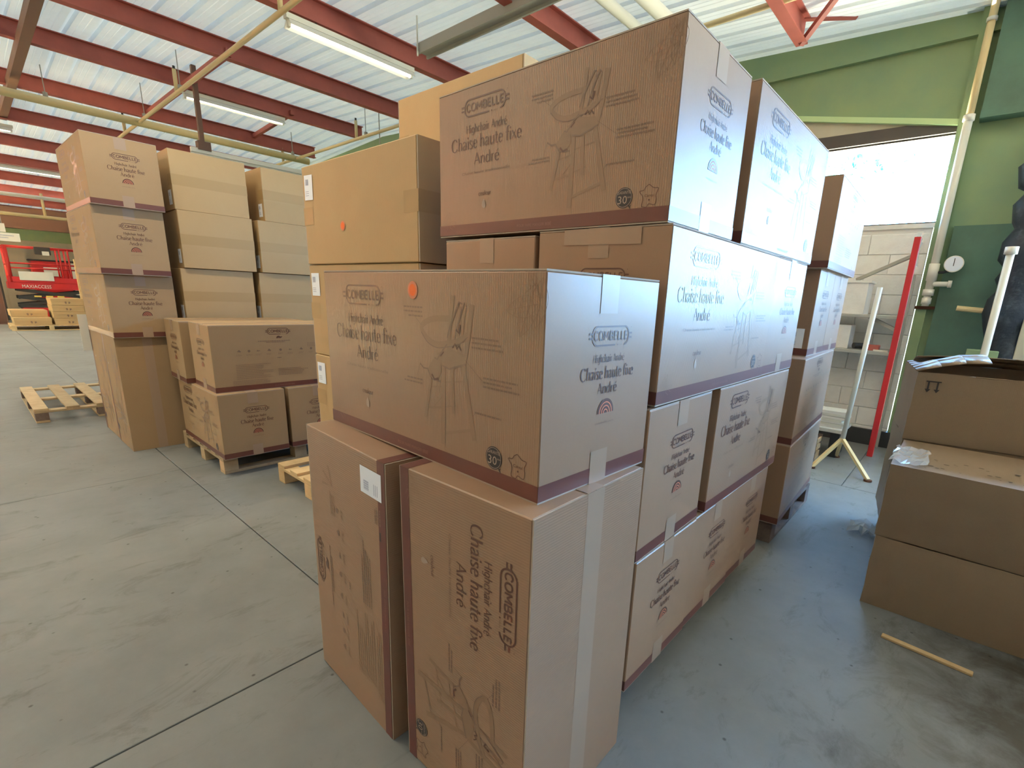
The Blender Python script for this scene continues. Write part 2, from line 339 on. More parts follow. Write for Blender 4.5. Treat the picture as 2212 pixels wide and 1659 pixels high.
B = {  # bold rounded capitals for the maker's name
 'C': (.80, [[(.68,.80),(.52,.97),(.30,.95),(.12,.72),(.12,.28),(.30,.05),(.52,.03),(.68,.20)]]),
 'O': (.92, [[(.46,.98),(.20,.86),(.11,.5),(.20,.14),(.46,.02),(.72,.14),(.81,.5),(.72,.86),(.46,.98)]]),
 'M': (1.0, [[(.12,0),(.14,1)], [(.14,1),(.50,.30)], [(.50,.30),(.86,1)], [(.86,1),(.88,0)]]),
 'B': (.80, [[(.14,0),(.14,1)], [(.14,.97),(.45,.97),(.62,.86),(.60,.62),(.40,.53),(.14,.53)], [(.40,.53),(.66,.42),(.68,.14),(.48,.03),(.14,.03)]]),
 'E': (.70, [[(.14,0),(.14,1)], [(.14,.97),(.60,.97)], [(.14,.5),(.54,.5)], [(.14,.03),(.60,.03)]]),
 'L': (.64, [[(.14,0),(.14,1)], [(.14,.03),(.56,.03)]]),
}
class Ink:
    """flat print in millimetres on a carton face; (u right, v up)"""
    def __init__(s): s.p = []; s.k = 0
    def poly(s, pts, mi, layer=0, step=True):
        s.k += step; s.p.append(([tuple(q) for q in pts], mi, layer, s.k))
    def strip(s, pts, w, mi, layer=0):
        pts = [Vector((p[0], p[1])) for p in pts]; n = len(pts); L = []; R = []
        for k in range(n):
            d = pts[min(k+1, n-1)]-pts[max(k-1, 0)]
            if d.length < 1e-9: d = Vector((1, 0))
            d.normalize(); q = Vector((-d.y, d.x)); ww = w(d) if callable(w) else (w[k] if isinstance(w, (list, tuple)) else w)
            L.append(pts[k]+q*ww/2); R.append(pts[k]-q*ww/2)
        for k in range(n-1): s.poly((R[k], R[k+1], L[k+1], L[k]), mi, layer, k == 0)
    def disc(s, c, r, mi, layer=0, n=20, a0=0, a1=2*PI):
        full = a1-a0 > 6.2
        pts = [(c[0]+r*math.cos(a0+(a1-a0)*i/(n if full else n-1)), c[1]+r*math.sin(a0+(a1-a0)*i/(n if full else n-1))) for i in range(n)]
        s.poly(pts, mi, layer)
    def arc(s, c, r, w, mi, a0, a1, layer=0, n=16, ry=None):
        ry = ry or r
        s.strip([(c[0]+r*math.cos(a0+(a1-a0)*i/n), c[1]+ry*math.sin(a0+(a1-a0)*i/n)) for i in range(n+1)], w, mi, layer)
    def pen(s, text, u0, u1, v, cap, mi, layer=0, thick=.135, thin=.05):
        adv = sum(G[c][0] for c in text); sx = (u1-u0)/adv; x = u0
        for c in text:
            for kind, pts in G[c][1]:
                q = [(x+p[0]*sx, v+p[1]*cap) for p in pts]
                if kind == 'd': s.disc(q[0], cap*.085, mi, layer, 10); continue
                if kind == 's': q = [(p.x, p.y) for p in spline(q, 5)]
                wt = (lambda d: cap*(thin+(thick-thin)*abs(d.y)**1.3)) if kind != 't' else cap*thin*1.25
                s.strip(q, wt, mi, layer)
            x += G[c][0]*sx
    def bold(s, text, u0, u1, v, cap, mi, layer=0, w=.2):
        adv = sum(B[c][0] for c in text); sx = (u1-u0)/adv; x = u0
        for c in text:
            for pts in B[c][1]:
                q = [(x+p[0]*sx, v+p[1]*cap) for p in pts]
                if len(pts) > 2: q = [(p.x, p.y) for p in spline(q, 5)]
                s.strip(q, cap*w, mi, layer)
            x += B[c][0]*sx
    def text(s, body, u0, u1, v, cap, mi, layer=0):
        """plain sans lettering"""
        c = bpy.data.curves.new('t', 'FONT'); c.body = body; c.size = 1.0; c.resolution_u = 2
        o = bpy.data.objects.new('t', c); COL.objects.link(o)
        dg = bpy.context.evaluated_depsgraph_get(); me = o.evaluated_get(dg).to_mesh()
        V = [q.co.copy() for q in me.vertices]
        if V:
            x0 = min(q.x for q in V); x1 = max(q.x for q in V); k = cap/0.69
            for f in me.polygons:
                s.poly([(u0+(V[i].x-x0)/(x1-x0)*(u1-u0), v+V[i].y*k) for i in f.vertices], mi, layer)
        o.evaluated_get(dg).to_mesh_clear(); bpy.data.objects.remove(o); bpy.data.curves.remove(c)
    def lines(s, u0, u1, v0, n, pitch, h, mi, seed=0, ragged=.25, right=False):
        """paragraphs too small to read: rows of word-length dashes"""
        rnd = random.Random(seed)
        for k in range(n):
            e = u0+(u1-u0)*(1-ragged*rnd.random()); x = u0
            sh = (u1-e) if right else 0
            while x < e-2:
                w = min(rnd.uniform(4, 15), e-x); s.poly(((x+sh, v0-k*pitch), (x+w+sh, v0-k*pitch), (x+w+sh, v0-k*pitch+h), (x+sh, v0-k*pitch+h)), mi); x += w+2.2
    def logo(s, u0, u1, v0, v1, mi=0):
        w = u1-u0; h = v1-v0; t = h*.085; pin = w*.075; a0 = u0+pin; a1 = u1-pin; r = h*.42
        def rr(pts): s.strip(pts, t, mi)
        c1 = [(a0+r-r*math.sin(k*PI/16), v1-t/2-r+r*math.cos(k*PI/16)) for k in range(9)]
        c2 = [(a1-r+r*math.sin(k*PI/16), v1-t/2-r+r*math.cos(k*PI/16)) for k in range(9)]
        c3 = [(a0+r-r*math.sin(k*PI/16), v0+t/2+r-r*math.cos(k*PI/16)) for k in range(9)]
        c4 = [(a1-r+r*math.sin(k*PI/16), v0+t/2+r-r*math.cos(k*PI/16)) for k in range(9)]
        rr(c1[::-1]+c2)                                  # top
        rr([c1[-1], c3[-1]]); rr([c2[-1], c4[-1]])
        rr(c3[::-1]+[(u0+w*.60, v0+t/2)]) ; rr(c4)
        s.disc((u0+w*.655, v0+t/2), t*.55, mi, 0, 8); s.lines(u0+w*.69, u0+w*.79, v0+t*.2, 1, 1, t*.6, 2, 3, 0)
        mid = (v0+v1)/2
        for e0, e1 in ((u0, a0), (a1, u1)):
            for dv in (-.11, .11): s.strip([(e0, mid+dv*h), (e1, mid+dv*h)], t*1.1, mi)
        s.bold('COMBELLE', a0+w*.03, a1-w*.025, v0+h*.30, h*.42, mi)
        s.disc((u1-w*.03, v1-t), t*.3, mi, 0, 8)
    def mesh(s, name, place, mats):
        b = MB()
        up_ = {0: 3, 1: 2, 2: 1, 3: 3.5, 4: 4.5, 5: 2, 6: 4}
        for pts, mi, layer, k in s.p: b.quad([place(q[0]/1000., q[1]/1000., .0004+.00018*(up_[mi]+layer)+4e-6*(k % 40)) for q in pts], mi)
        me = b.mesh(name, mats); return me
INKS = [M['ink'], M['ink_soft'], M['ink_pale'], M['ink_dark'], M['ink_light'], M['paper_ink'], M['orange_rim']]

CL, CD, CH = .975, .466, .497       # printed carton
def front_ink():
    k = Ink()
    k.logo(128, 364, 399, 457)
    k.pen('Highchair Andr\u00e9', 153, 356, 347, 26, 0)
    k.pen('Chaise haute fixe', 71, 424, 297, 40, 0, thick=.15)
    k.pen('Andr\u00e9', 196, 322, 243, 36, 0, thick=.15)
    k.text('Chaise haute traditionnelle', 130, 373, 212, 9, 1)
    k.pen('couleur', 219, 285, 136, 15, 0)
    k.poly([(p.x, p.y) for p in spline([(247,123),(240,112),(239,100),(247,93),(255,95),(257,106),(250,122),(247,123)], 4)[:-1]], 4)
    # the chair: pale shapes then darker straps
    leg = lambda a, b, w0, w1: k.strip([a, b], [w0, w1], 2)
    leg((640,262), (633,62), 13, 17); leg((716,276), (759,100), 13, 17); leg((584,226), (556,120), 9, 12); leg((674,268), (678,152), 9, 12)
    k.strip([(636,92), (752,124)], 8, 2); k.strip([(565,149), (634,160)], 6, 2); k.strip([(640,163), (690,174)], 4, 2)
    k.strip([(575,205), (640,215)], 4, 2); k.strip([(640,226), (726,240)], 4, 2); k.strip([(600,160), (640,195)], 3, 2)
    k.poly([(612,296), (632,268), (662,262), (726,281), (716,304), (668,312)], 2)          # seat
    k.strip([(632,268), (662,262), (726,281)], 5, 1)
    k.strip([(677,438), (660,330), (655,300)], [13, 11, 10], 2); k.strip([(748,420), (735,340), (722,286)], [17, 14, 12], 2)   # back posts
    for q in ((692,345,706,414), (712,347,724,412)): k.strip([(q[0],q[1]), (q[2],q[3])], 7, 2)
    k.strip([(p.x, p.y) for p in spline([(735,352),(700,334),(658,324),(612,318),(575,328),(547,350),(556,366),(600,380),(668,384)], 5)], 15, 2)  # tray ring
    k.strip([(p.x, p.y) for p in spline([(735,346),(700,326),(658,316),(612,310),(572,320),(545,344)], 5)], 3, 1)
    k.strip([(655,338), (663,360), (682,392), (702,424), (712,420)], [4, 5, 6, 5, 4], 1); k.strip([(684,336), (692,362), (708,398), (722,422), (728,414)], [4, 5, 6, 5, 4], 1)
    k.strip([(690,360), (700,352), (706,372)], 6, 0); k.strip([(676,316), (686,326), (692,314), (700,322), (708,312)], 4, 0)
    k.strip([(654,322), (636,306), (612,280), (602,284)], 4, 1); k.strip([(640,302), (626,290)], 4, 0)
    k.poly([(600,284), (624,292), (630,250), (612,226), (588,232), (570,252)], 2)            # leg sling
    k.strip([(536,262), (552,252), (570,252), (586,228), (626,226)], 5, 1); k.strip([(588,240), (600,228), (616,232)], 6, 0)
    for a in (((508,388),(545,362)), ((742,352),(756,338)), ((722,292),(786,250)), ((754,160),(766,172)), ((536,262),(520,224))): k.strip(a, 1.2, 1)
    k.lines(462, 552, 403, 3, 11, 4.5, 1, 1, .3, True); k.lines(748, 868, 343, 3, 11, 4.5, 1, 2); k.lines(790, 912, 255, 3, 10, 4.5, 1, 3); k.lines(762, 854, 168, 1, 10, 4.5, 1, 4, 0); k.lines(458, 546, 217, 2, 10, 4.5, 1, 5, .3, True)
    # guarantee seal
    k.disc((831, 74), 28, 3, 0, 28); k.poly([(846,52), (856,40), (852,50), (858,52)], 3)
    k.arc((831, 74), 25, 1.2, 4, 0, 2*PI, 1, 28)
    k.text('GARANTIE', 809, 853, 84, 8, 4, 1); k.text('30', 812, 842, 58, 21, 4, 1); k.text('ans', 843, 854, 72, 6, 4, 1)
    fr = [(909,102),(924,92),(938,90),(932,74),(934,62),(930,48),(912,52),(906,44),(890,47),(893,62),(890,74),(880,86),(893,88),(899,96),(909,102)]
    k.strip([(p.x, p.y) for p in spline(fr, 3)], 1.8, 0); k.text('Cantal', 897, 927, 70, 7, 0); k.disc((912, 62), 2.6, 0, 0, 8)
    # leaf sprays
    for base, tip in (((960,430),(862,412)), ((950,470),(905,360)), ((966,480),(950,380)), ((965,440),(925,490)), ((20,20),(60,90)), ((25,15),(95,55))):
        b_, t_ = Vector(base), Vector(tip); d = t_-b_; q = Vector((-d.y, d.x))*.22
        for sg in (-1, 1): k.strip([(p.x, p.y) for p in spline([b_, b_+d*.35+q*sg, b_+d*.75+q*.7*sg, t_], 4)], .9, 2)
        k.strip([b_, t_], .9, 2)
        for f in (.3, .5, .7):
            for sg in (-1, 1): k.strip([b_+d*f, b_+d*(f+.12)+q*.8*sg], .7, 2)
    return k
def end_ink():
    k = Ink()
    k.logo(159, 344, 338, 385)
    k.pen('Highchair Andr\u00e9', 181, 317, 301, 18, 0); k.pen('Chaise haute fixe', 134, 366, 262, 28, 0, thick=.15); k.pen('Andr\u00e9', 208, 293, 226, 25, 0, thick=.15)
    k.disc((248, 176), 36, 0, 0, 20, 0, PI)
    for r in (27, 18, 9): k.arc((248, 176), r, 2.6, 6, 0, PI, 1, 14)
    k.text('combelle.com', 206, 288, 150, 6, 1)
    return k
def back_ink():
    k = Ink()
    k.logo(380, 566, 424, 474)
    k.poly([(p.x, p.y) for p in spline([(455,396),(462,409),(476,413),(488,406),(495,408),(501,403),(494,398),(484,394),(470,396),(462,393),(455,396)], 3)[:-1]], 0)
    k.lines(320, 560, 372, 1, 8, 5, 1, 11, 0); k.lines(380, 520, 362, 1, 8, 5, 1, 12, 0)
    for n_, u in enumerate((183, 251, 317, 395, 480, 554, 640, 720)):
        if n_ % 3 == 0: k.poly([(u-14,300),(u,316),(u+14,300),(u+6,296)], 1)
        elif n_ % 3 == 1: k.disc((u, 303), 10, 1, 0, 10)
        else: k.strip([(u-12,302),(u+12,302)], 5, 1); k.poly([(u-10,298),(u-4,312),(u,298)], 1)
        k.lines(u-22, u+22, 276, 2, 7, 3, 2, 30+n_, .3)
    k.lines(452, 484, 238, 1, 8, 7, 1, 50, 0)
    k.lines(150, 420, 198, 9, 13, 5, 2, 51, .35); k.lines(450, 700, 150, 5, 12, 5, 1, 52, .3); k.lines(120, 400, 75, 4, 11, 5, 2, 53, .2)
    k.poly([(722,32),(750,32),(750,40),(722,40)], 3); k.lines(770, 830, 60, 4, 9, 4, 1, 54)
    for s_ in (Vector((800, 330)),):
        for a in (.3, 1.0, 1.7): k.strip([s_, s_+Vector((math.cos(a), math.sin(a)))*70], [1, 9], 2)
    k.lines(690, 780, 345, 3, 12, 5, 2, 55)
    return k
L2, D2, H2 = CL/2, CD/2, CH/2
PLACE = {'F': lambda u, v, o: (u-L2, -D2-o, v-H2), 'E': lambda u, v, o: (L2+o, u-D2, v-H2),
         'W': lambda u, v, o: (-L2-o, D2-u, v-H2), 'B': lambda u, v, o: (L2-u, D2+o, v-H2)}
ME = {}
ME['F'] = front_ink().mesh('front_print', PLACE['F'], INKS); ei = end_ink()
ME['E'] = ei.mesh('end_print', PLACE['E'], INKS); ME['W'] = ei.mesh('end_print', PLACE['W'], INKS)
ME['B'] = back_ink().mesh('back_print', PLACE['B'], INKS)
s = MB(); s.box(-L2, L2, -D2, D2, -H2+.004, H2-.004); ME['body'] = s.mesh('body', [M['kraft']], bevel=.003)
FL = []
for sz in (1, -1):
    for sy in (1, -1):
        s = MB(); z0, z1 = (H2-.004, H2) if sz > 0 else (-H2, -H2+.004)
        y0, y1 = (.0025, D2-.001) if sy > 0 else (-D2+.001, -.0025)
        s.box(-L2+.001, L2-.001, y0, y1, z0, z1, 0); s.mi = [0, 0, 1, 1, 1, 1]
        FL.append(s.mesh('flap', [M['kraft'], M['kraft_edge']]))
for nm, sg in (('tape_top', 1), ('tape_bottom', -1)):
    s = MB(); w = .0365; z = sg*(H2+.0005)
    s.quad(((-L2,-w,z),(L2,-w,z),(L2,w,z),(-L2,w,z)) if sg > 0 else ((-L2,w,z),(L2,w,z),(L2,-w,z),(-L2,-w,z)))
    for ex in (1, -1):
        x = ex*(L2+.0012); zz = (z, z-sg*.085)
        s.quad(((x,-w,zz[0]),(x,w,zz[0]),(x,w,zz[1]),(x,-w,zz[1])))
    ME[nm] = s.mesh('packing_tape', [M['tape']])
s = MB(); t = .0007; zb0, zb1 = -H2+.005, -H2+.043
s.quad(((-L2,-D2-t,zb0),(L2,-D2-t,zb0),(L2,-D2-t,zb1),(-L2,-D2-t,zb1))); s.quad(((L2+t,-D2,zb0),(L2+t,D2,zb0),(L2+t,D2,zb1),(L2+t,-D2,zb1)))
s.quad(((L2,D2+t,zb0),(-L2,D2+t,zb0),(-L2,D2+t,zb1),(L2,D2+t,zb1))); s.quad(((-L2-t,D2,zb0),(-L2-t,-D2,zb0),(-L2-t,-D2,zb1),(-L2-t,D2,zb1)))
ik = Ink(); ik.text('POUR FAIRE MANGER B\u00c9B\u00c9', 415, 565, 17, 9, 0)
for pts, mi, ly, k_ in ik.p:
    s.quad([PLACE['F'](q[0]/1000, q[1]/1000, .0011) for q in pts], 1); s.quad([PLACE['B'](q[0]/1000, q[1]/1000, .0011) for q in pts], 1)
ME['band'] = s.mesh('printed_band', [M['band'], M['band_text']])
s = MB(); s.quad(((0,0,0),(.085,0,0),(.085,0,.115),(0,0,.115)))
for k_ in range(3): s.quad(((.010,-.0003,.02+.009*k_),(.045,-.0003,.02+.009*k_),(.045,-.0003,.0225+.009*k_),(.010,-.0003,.0225+.009*k_)), 1)
for k_ in range(9): s.quad(((.014+.0035*k_,-.0003,.068),(.0155+.0035*k_+.001*(k_ % 2),-.0003,.068),(.0155+.0035*k_+.001*(k_ % 2),-.0003,.096),(.014+.0035*k_,-.0003,.096)), 1)
ME['label'] = s.mesh('paper_label', [M['paper'], M['paper_ink']])
LABEL_OUT = {'F': (0, 0), 'E': PI/2, 'W': -PI/2, 'B': PI}

R0 = Matrix.Identity(3)
STAND_OUT = Matrix(((0, 0, 1), (0, 1, 0), (-1, 0, 0)))        # long side upright, top towards +X
STAND_BACK = Matrix(((0, 0, -1), (0, -1, 0), (-1, 0, 0)))     # long side upright, base towards +X, back print out
def carton(label, kind, x, y, z, yawdeg, dims=None, prints='FE', group=None, lean=0.0, paper=None, dot=None, matte=False):
    """(x, y) is the near corner towards +X; dims are the extents along X, Y and Z"""
    base = {'X': R0, 'Y': Matrix.Rotation(PI/2, 3, 'Z'), 'Yb': Matrix.Rotation(-PI/2, 3, 'Z'), 'S': STAND_OUT, 'Sb': STAND_BACK}[kind]
    nat = [abs(v) for v in (base @ Vector((CL, CD, CH)))]
    dims = dims or nat
    yw = math.radians(yawdeg); Rz = Matrix.Rotation(yw, 3, 'Z')
    c = Vector((x, y, z)) + Rz @ Vector((-dims[0]/2, dims[1]/2, 0))
    e = thing('carton', label, 'carton', c, 0, group)
    sc = Matrix.Diagonal([dims[i]/nat[i] for i in range(3)])
    shear = Matrix(((1, 0, lean), (0, 1, 0), (0, 0, 1)))
    A = (Rz @ shear @ sc @ base).to_4x4(); A.translation = Rz @ shear @ Vector((0, 0, dims[2]/2))
    def part(name, me):
        o = link(name, me, e); o.matrix_local = A
        if matte and name in ('body', 'flap'): o.material_slots[0].link = 'OBJECT'; o.material_slots[0].material = M['kraft_matte']
        return o
    e.matrix_world = Matrix.Translation(c)
    part('body', ME['body'])
    for f in FL: part('flap', f)
    part('packing_tape', ME['tape_top']); part('packing_tape', ME['tape_bottom']); part('printed_band', ME['band'])
    for p in prints: part({'F': 'front_print', 'E': 'end_print', 'W': 'end_print', 'B': 'back_print'}[p], ME[p])
    if paper:
        for (face, u, v, rot) in paper:
            o = link('paper_label', ME['label'], e)
            p = Vector(PLACE[face](u, v, .0018)); rz = {'F': 0, 'E': PI/2, 'W': -PI/2, 'B': PI}[face]
            ax = Matrix.Rotation(rz, 4, 'Z') @ Matrix.Rotation(rot, 4, 'Y')
            o.matrix_local = A @ (Matrix.Translation(p) @ ax)
    if dot:
        face, u, v = dot
        i2 = Ink(); i2.disc((u, v), 22, 6, 0, 24); me = i2.mesh('round_dot', PLACE[face], INKS)
        for p_ in me.vertices: p_.co.y -= .0002
        part('round_dot', me)
        i3 = Ink(); i3.disc((u, v), 15, 0, 1, 24); me = i3.mesh('dot_centre', PLACE[face], [M['orange']])
        for p_ in me.vertices: p_.co.y -= .0004
        part('dot_centre', me)
    return e

# plain cartons: .98 long (x), .57 deep, .468 high, flaps at both x ends
PL_, PD_, PH_ = .98, .565, .466
pl, pd, ph = PL_/2, PD_/2, PH_/2
s = MB(); s.box(-pl+.006, pl-.006, -pd, pd, -ph, ph); ME['p_body'] = s.mesh('body', [M['kraft_plain']], bevel=.004)
PFL = []
for ex in (1, -1):
    for sz in (1, -1):
        s = MB(); x0, x1 = (pl-.006, pl) if ex > 0 else (-pl, -pl+.006); z0, z1 = (.003, ph-.002) if sz > 0 else (-ph+.002, -.003)
        s.box(x0, x1, -pd+.002, pd-.002, z0, z1); s.mi = [1, 1, 1, 0, 1, 0]; PFL.append(s.mesh('flap', [M['kraft_plain'], M['kraft_edge']]))
PTP = []
for ex in (1, -1):
    s = MB(); w = .042; x = ex*(pl+.0008)
    s.quad(((x,-pd,-w),(x,pd,-w),(x,pd,w),(x,-pd,w)))
    for sy in (1, -1):
        y = sy*(pd+.0009); s.quad(((x,y,-w),(x-ex*.10,y,-w),(x-ex*.10,y,w),(x,y,w)))
    PTP.append(s.mesh('packing_tape', [M['tape_plain']]))
def plain_carton(label, x, y, z, yawdeg=0, dims=None, group=None, paper=None, dot=False, fit=(1, 1, 1)):
    dims = dims or (PL_, PD_, PH_); yw = math.radians(yawdeg); Rz = Matrix.Rotation(yw, 3, 'Z')
    c = Vector((x, y, z)) + Rz @ Vector((-dims[0]/2, dims[1]/2, 0))
    e = thing('carton', label, 'carton', c, 0, group); e.matrix_world = Matrix.Translation(c)
    A = (Rz @ Matrix.Diagonal((dims[0]/PL_, dims[1]/PD_, dims[2]/PH_))).to_4x4(); A.translation = Vector((0, 0, dims[2]/2))
    for nm, me in [('body', ME['p_body'])]+[('flap', f) for f in PFL]+[('packing_tape', f) for f in PTP]:
        o = link(nm, me, e); o.matrix_local = A
    if paper:
        u, v, rot = paper; o = link('paper_label', ME['label'], e)
        o.matrix_local = A @ Matrix.Translation((-pl+u, -pd-.0022, -ph+v)) @ Matrix.Rotation(rot, 4, 'Y')
    if dot:
        for nm, r, off, mm in (('round_dot', 22, .0014, M['orange_rim']), ('dot_centre', 15, .0018, M['orange'])):
            i2 = Ink(); i2.disc((0, 0), r, 0, 0, 24)
            me = i2.mesh(nm, lambda u, v, o_: (-pl+dot[0]+u, -pd-off, -ph+dot[1]+v), [mm]); o = link(nm, me, e); o.matrix_local = A
    return e

# ---------------------------------------------------------------- setting: floor slabs, roof, walls
YB = 5.65                                   # inner face of the back wall
floor = boxobj('floor', (-27, 6.2, -9.2, 6.0, -.20, -.014), M['dark']); struct(floor)
xs = [-27, -21.3, -16.9, -12.6, -8.2, -3.85, -1.1, 1.9, 6.2]; ys = [-9.2, -4.2, .18, 3.84, YB+.05]
for j in range(len(ys)-1):
    xx = xs if j < 3 else [-27, -21.3, -16.9, -12.6, -8.2, -3.85, .10, 2.4, 6.2]
    for i in range(len(xx)-1):
        s = MB(); s.box(xx[i]+.003, xx[i+1]-.003, ys[j]+.003, ys[j+1]-.003, -.10, 0); s.build('concrete_slab', M['concrete'] if j else M['bounce_floor'], floor, bevel=.002)

def roof_z(x): return 4.07-.05*x if x > -9.4 else 4.54-.05*(-9.4-x)
RIDGE = -9.4
ceiling = empty('ceiling'); struct(ceiling)
PITCH = .265
def sheet(xa, xb, n0, n):
    prof = []
    for k in range(n0, n0+n):
        y = 2.60+k*PITCH
        prof += [(y-.034, 0), (y-.026, .058), (y+.026, .058), (y+.034, 0), (y+.085, 0), (y+.092, .006), (y+.099, 0), (y+.150, 0), (y+.157, .006), (y+.164, 0)]
    prof.append((2.60+(n0+n)*PITCH-.034, 0))
    s = MB()
    for (y0, h0), (y1, h1) in zip(prof, prof[1:]):
        s.quad(((xa, y0, roof_z(xa)+h0), (xb, y0, roof_z(xb)+h0), (xb, y1, roof_z(xb)+h1), (xa, y1, roof_z(xa)+h1)))
    return s.build('roof_sheet', M['roof'], ceiling)
for n0 in range(-44, 13, 4):
    if n0 in (-36, -32):      # roof lights added over the unseen bays for bounced sun
        for xa, xb in ((RIDGE, 6.2), (-11.0, RIDGE), (-27, -20.0)): sheet(xa, xb, n0, 4)
        for xa, xb in ((-20.0, -11.0),):
            o = sheet(xa, xb, n0, 4); o.data.materials[0] = M['fill_roof_light']
        continue
    sheet(RIDGE, 6.2, n0, 4); sheet(-27, RIDGE, n0, 4)
PURX = [.88+1.97*k*-1 for k in range(-2, 14)]
PURX = [4.80, 2.83, .86, -1.12, -3.12, -5.18, -7.22, -9.18] + [-11.18-2*k for k in range(8)]
def ibeam(s, p0, p1, w, h, tf=.012, tw=.010):
    p0 = Vector(p0); p1 = Vector(p1)
    for dz, ww, hh in ((h/2-tf/2, w, tf), (-h/2+tf/2, w, tf), (0, tw, h-2*tf)):
        o = Vector((0, 0, dz)); s.bar(p0+o, p1+o, ww, hh)
for k, x in enumerate(PURX):
    s = MB(); z = roof_z(x)-.11; ye = 5.05 if x < 0 else 5.6
    ibeam(s, (x, -9.0, z), (x, ye, z), .105, .215)
    o = s.build('purlin', M['steel_red'])
    names = {-1.12: 'red roof purlin whose cut end shows above the green wall', -3.12: 'red roof purlin passing behind the grey cable trunking', -5.18: 'red roof purlin with the long fluorescent batten under it',
             -7.22: 'red roof purlin next after the one with the long batten', -9.18: 'red roof purlin nearest the ridge, shorter batten under it'}
    if round(x, 2) in names: lb = names[round(x, 2)]
    elif x < -11: lb = 'red roof purlin, %s one past the ridge, above the far floor' % 'first second third fourth fifth sixth seventh eighth'.split()[k-8]
    else: lb = 'red roof purlin out of sight, %s from the outer wall' % ('first', 'second', 'third')[k]
    tag(o, lb, 'purlin', 'red roof purlins')
s = MB(); s.bar((-1.12, 5.0, roof_z(-1.12)-.02), (-.72, 5.25, roof_z(-.72)), .05, .012); s.bar((-1.12, 5.02, roof_z(-1.12)-.215), (-.80, 4.75, roof_z(-.8)-.02), .045, .045)
tag(s.build('brace', M['steel_red']), 'short red stay bolted to the cut purlin end', 'brace')

def wall(name, rects, m_, axis, pos, thick):
    s = MB()
    for a0, a1, z0, z1 in rects:
        if axis == 'y': s.box(a0, a1, pos, pos+thick, z0, z1)
        else: s.box(pos, pos+thick, a0, a1, z0, z1)
    return struct(s.build(name, m_))
WX0, WX1, WZ0, WZ1 = -.87, .25, 2.275, 3.09
wb = wall('wall_back', [(-27, WX0-.04, 0, 4.6), (WX0-.04, WX1+.02, WZ1+.02, 4.6), (WX1+.02, 1.3, 0, 4.6), (1.3, 5.2, 0, 1.40), (1.3, 5.2, 3.75, 4.6), (5.2, 6.2, 0, 4.6)], M['green'], 'y', YB, .25)
wall('wall_right', [(-9.2, 3.9, 0, 4.6), (5.2, 6.0, 0, 4.6), (3.9, 5.2, 0, 2.7), (3.9, 5.2, 3.5, 4.6)], M['beige'], 'x', 6.0, .25)
wall('wall_left', [(-9.2, 6.0, 0, 2.67)], M['beige'], 'x', -26.25, .25)
wall('wall_left_upper', [(-9.2, 6.0, 2.67, 4.2)], M['green'], 'x', -26.25, .25)
wall('wall_front', [(-27, 6.2, 0, 4.7)], M['bounce_wall'], 'y', -9.25, .25)
# painted blocks below the window, laid as single blocks
s = MB(); s.box(-1.50, .20, YB-.045, YB+.2, 0, WZ0-.01); core = s.build('block_panel', M['mortar'], wb)
BLK = MB(); BLK.box(-.197, .197, -.02, .02, -.0975, .0975); blk_me = BLK.mesh('block', [M['block']], bevel=.004)
for r in range(12):
    z0 = r*.2; zc = z0+.1
    if zc > WZ0: break
    zt = min(z0+.2, WZ0)
    for c in range(5):
        xa = -1.50+.4*c-(.2 if r % 2 else 0); xb = xa+.4; xa_, xb_ = max(xa, -1.50), min(xb, .20)
        if xb_-xa_ < .05: continue
        o = link('block', blk_me, wb, ((xa_+xb_)/2, YB-.045-.004+.012, (z0+zt)/2)); o.scale = ((xb_-xa_)/.4, 1, (zt-z0)/.2)
s = MB(); s.box(-1.5, .27, YB-.10, YB+.05, -.0, .17); struct(s.build('baseboard_back', M['dark']))
# window in the back wall
wf = empty('window_1', (0, 0, 0)); struct(wf)
def rect_frame(name, x0, x1, z0, z1, y0, y1, w, m_, parent):
    for b in ((x0, x1, y0, y1, z1-w, z1), (x0, x1, y0, y1, z0, z0+w), (x0, x0+w, y0, y1, z0+w, z1-w), (x1-w, x1, y0, y1, z0+w, z1-w)): boxobj(name, b, m_, parent)
rect_frame('window_frame', WX0-.04, WX1+.02, WZ0-.0, WZ1+.02, YB+.02, YB+.10, .035, M['frame'], wf)
hp_ = [(WX0-.30, 3.09), (WX1+.03, 3.09), (WX1+.03, 3.12), (-.20, 3.205), (WX0-.30, 3.215)]
s = MB(); s.quad([(x_, YB-.022, z_) for x_, z_ in hp_]); s.quad([(x_, YB+.06, z_) for x_, z_ in hp_][::-1])
for (xa, za), (xb, zb) in zip(hp_, hp_[1:]+hp_[:1]): s.quad(((xa, YB-.022, za), (xa, YB+.06, za), (xb, YB+.06, zb), (xb, YB-.022, zb)))
s.build('window_head', M['frame'], wf)
boxobj('window_sill', (WX0-.1, WX1+.02, YB-.06, YB+.12, WZ0-.03, WZ0+.012), M['block'], wf)
boxobj('pane', (WX0, WX1, YB+.055, YB+.060, WZ0+.03, WZ1-.02), M['glass'], wf)
w2 = empty('window_2', (0, 0, 0)); struct(w2)
for k in range(3): rect_frame('window_frame', 1.3+1.3*k, 2.6+1.3*k, 1.40, 3.75, YB+.02, YB+.10, .04, M['frame'], w2); boxobj('pane', (1.34+1.3*k, 2.56+1.3*k, YB+.055, YB+.06, 1.44, 3.71), M['glass'], w2)
w3 = empty('fill_window', (0, 0, 0)); struct(w3)  # unseen side window added to let in sun that lifts the ceiling
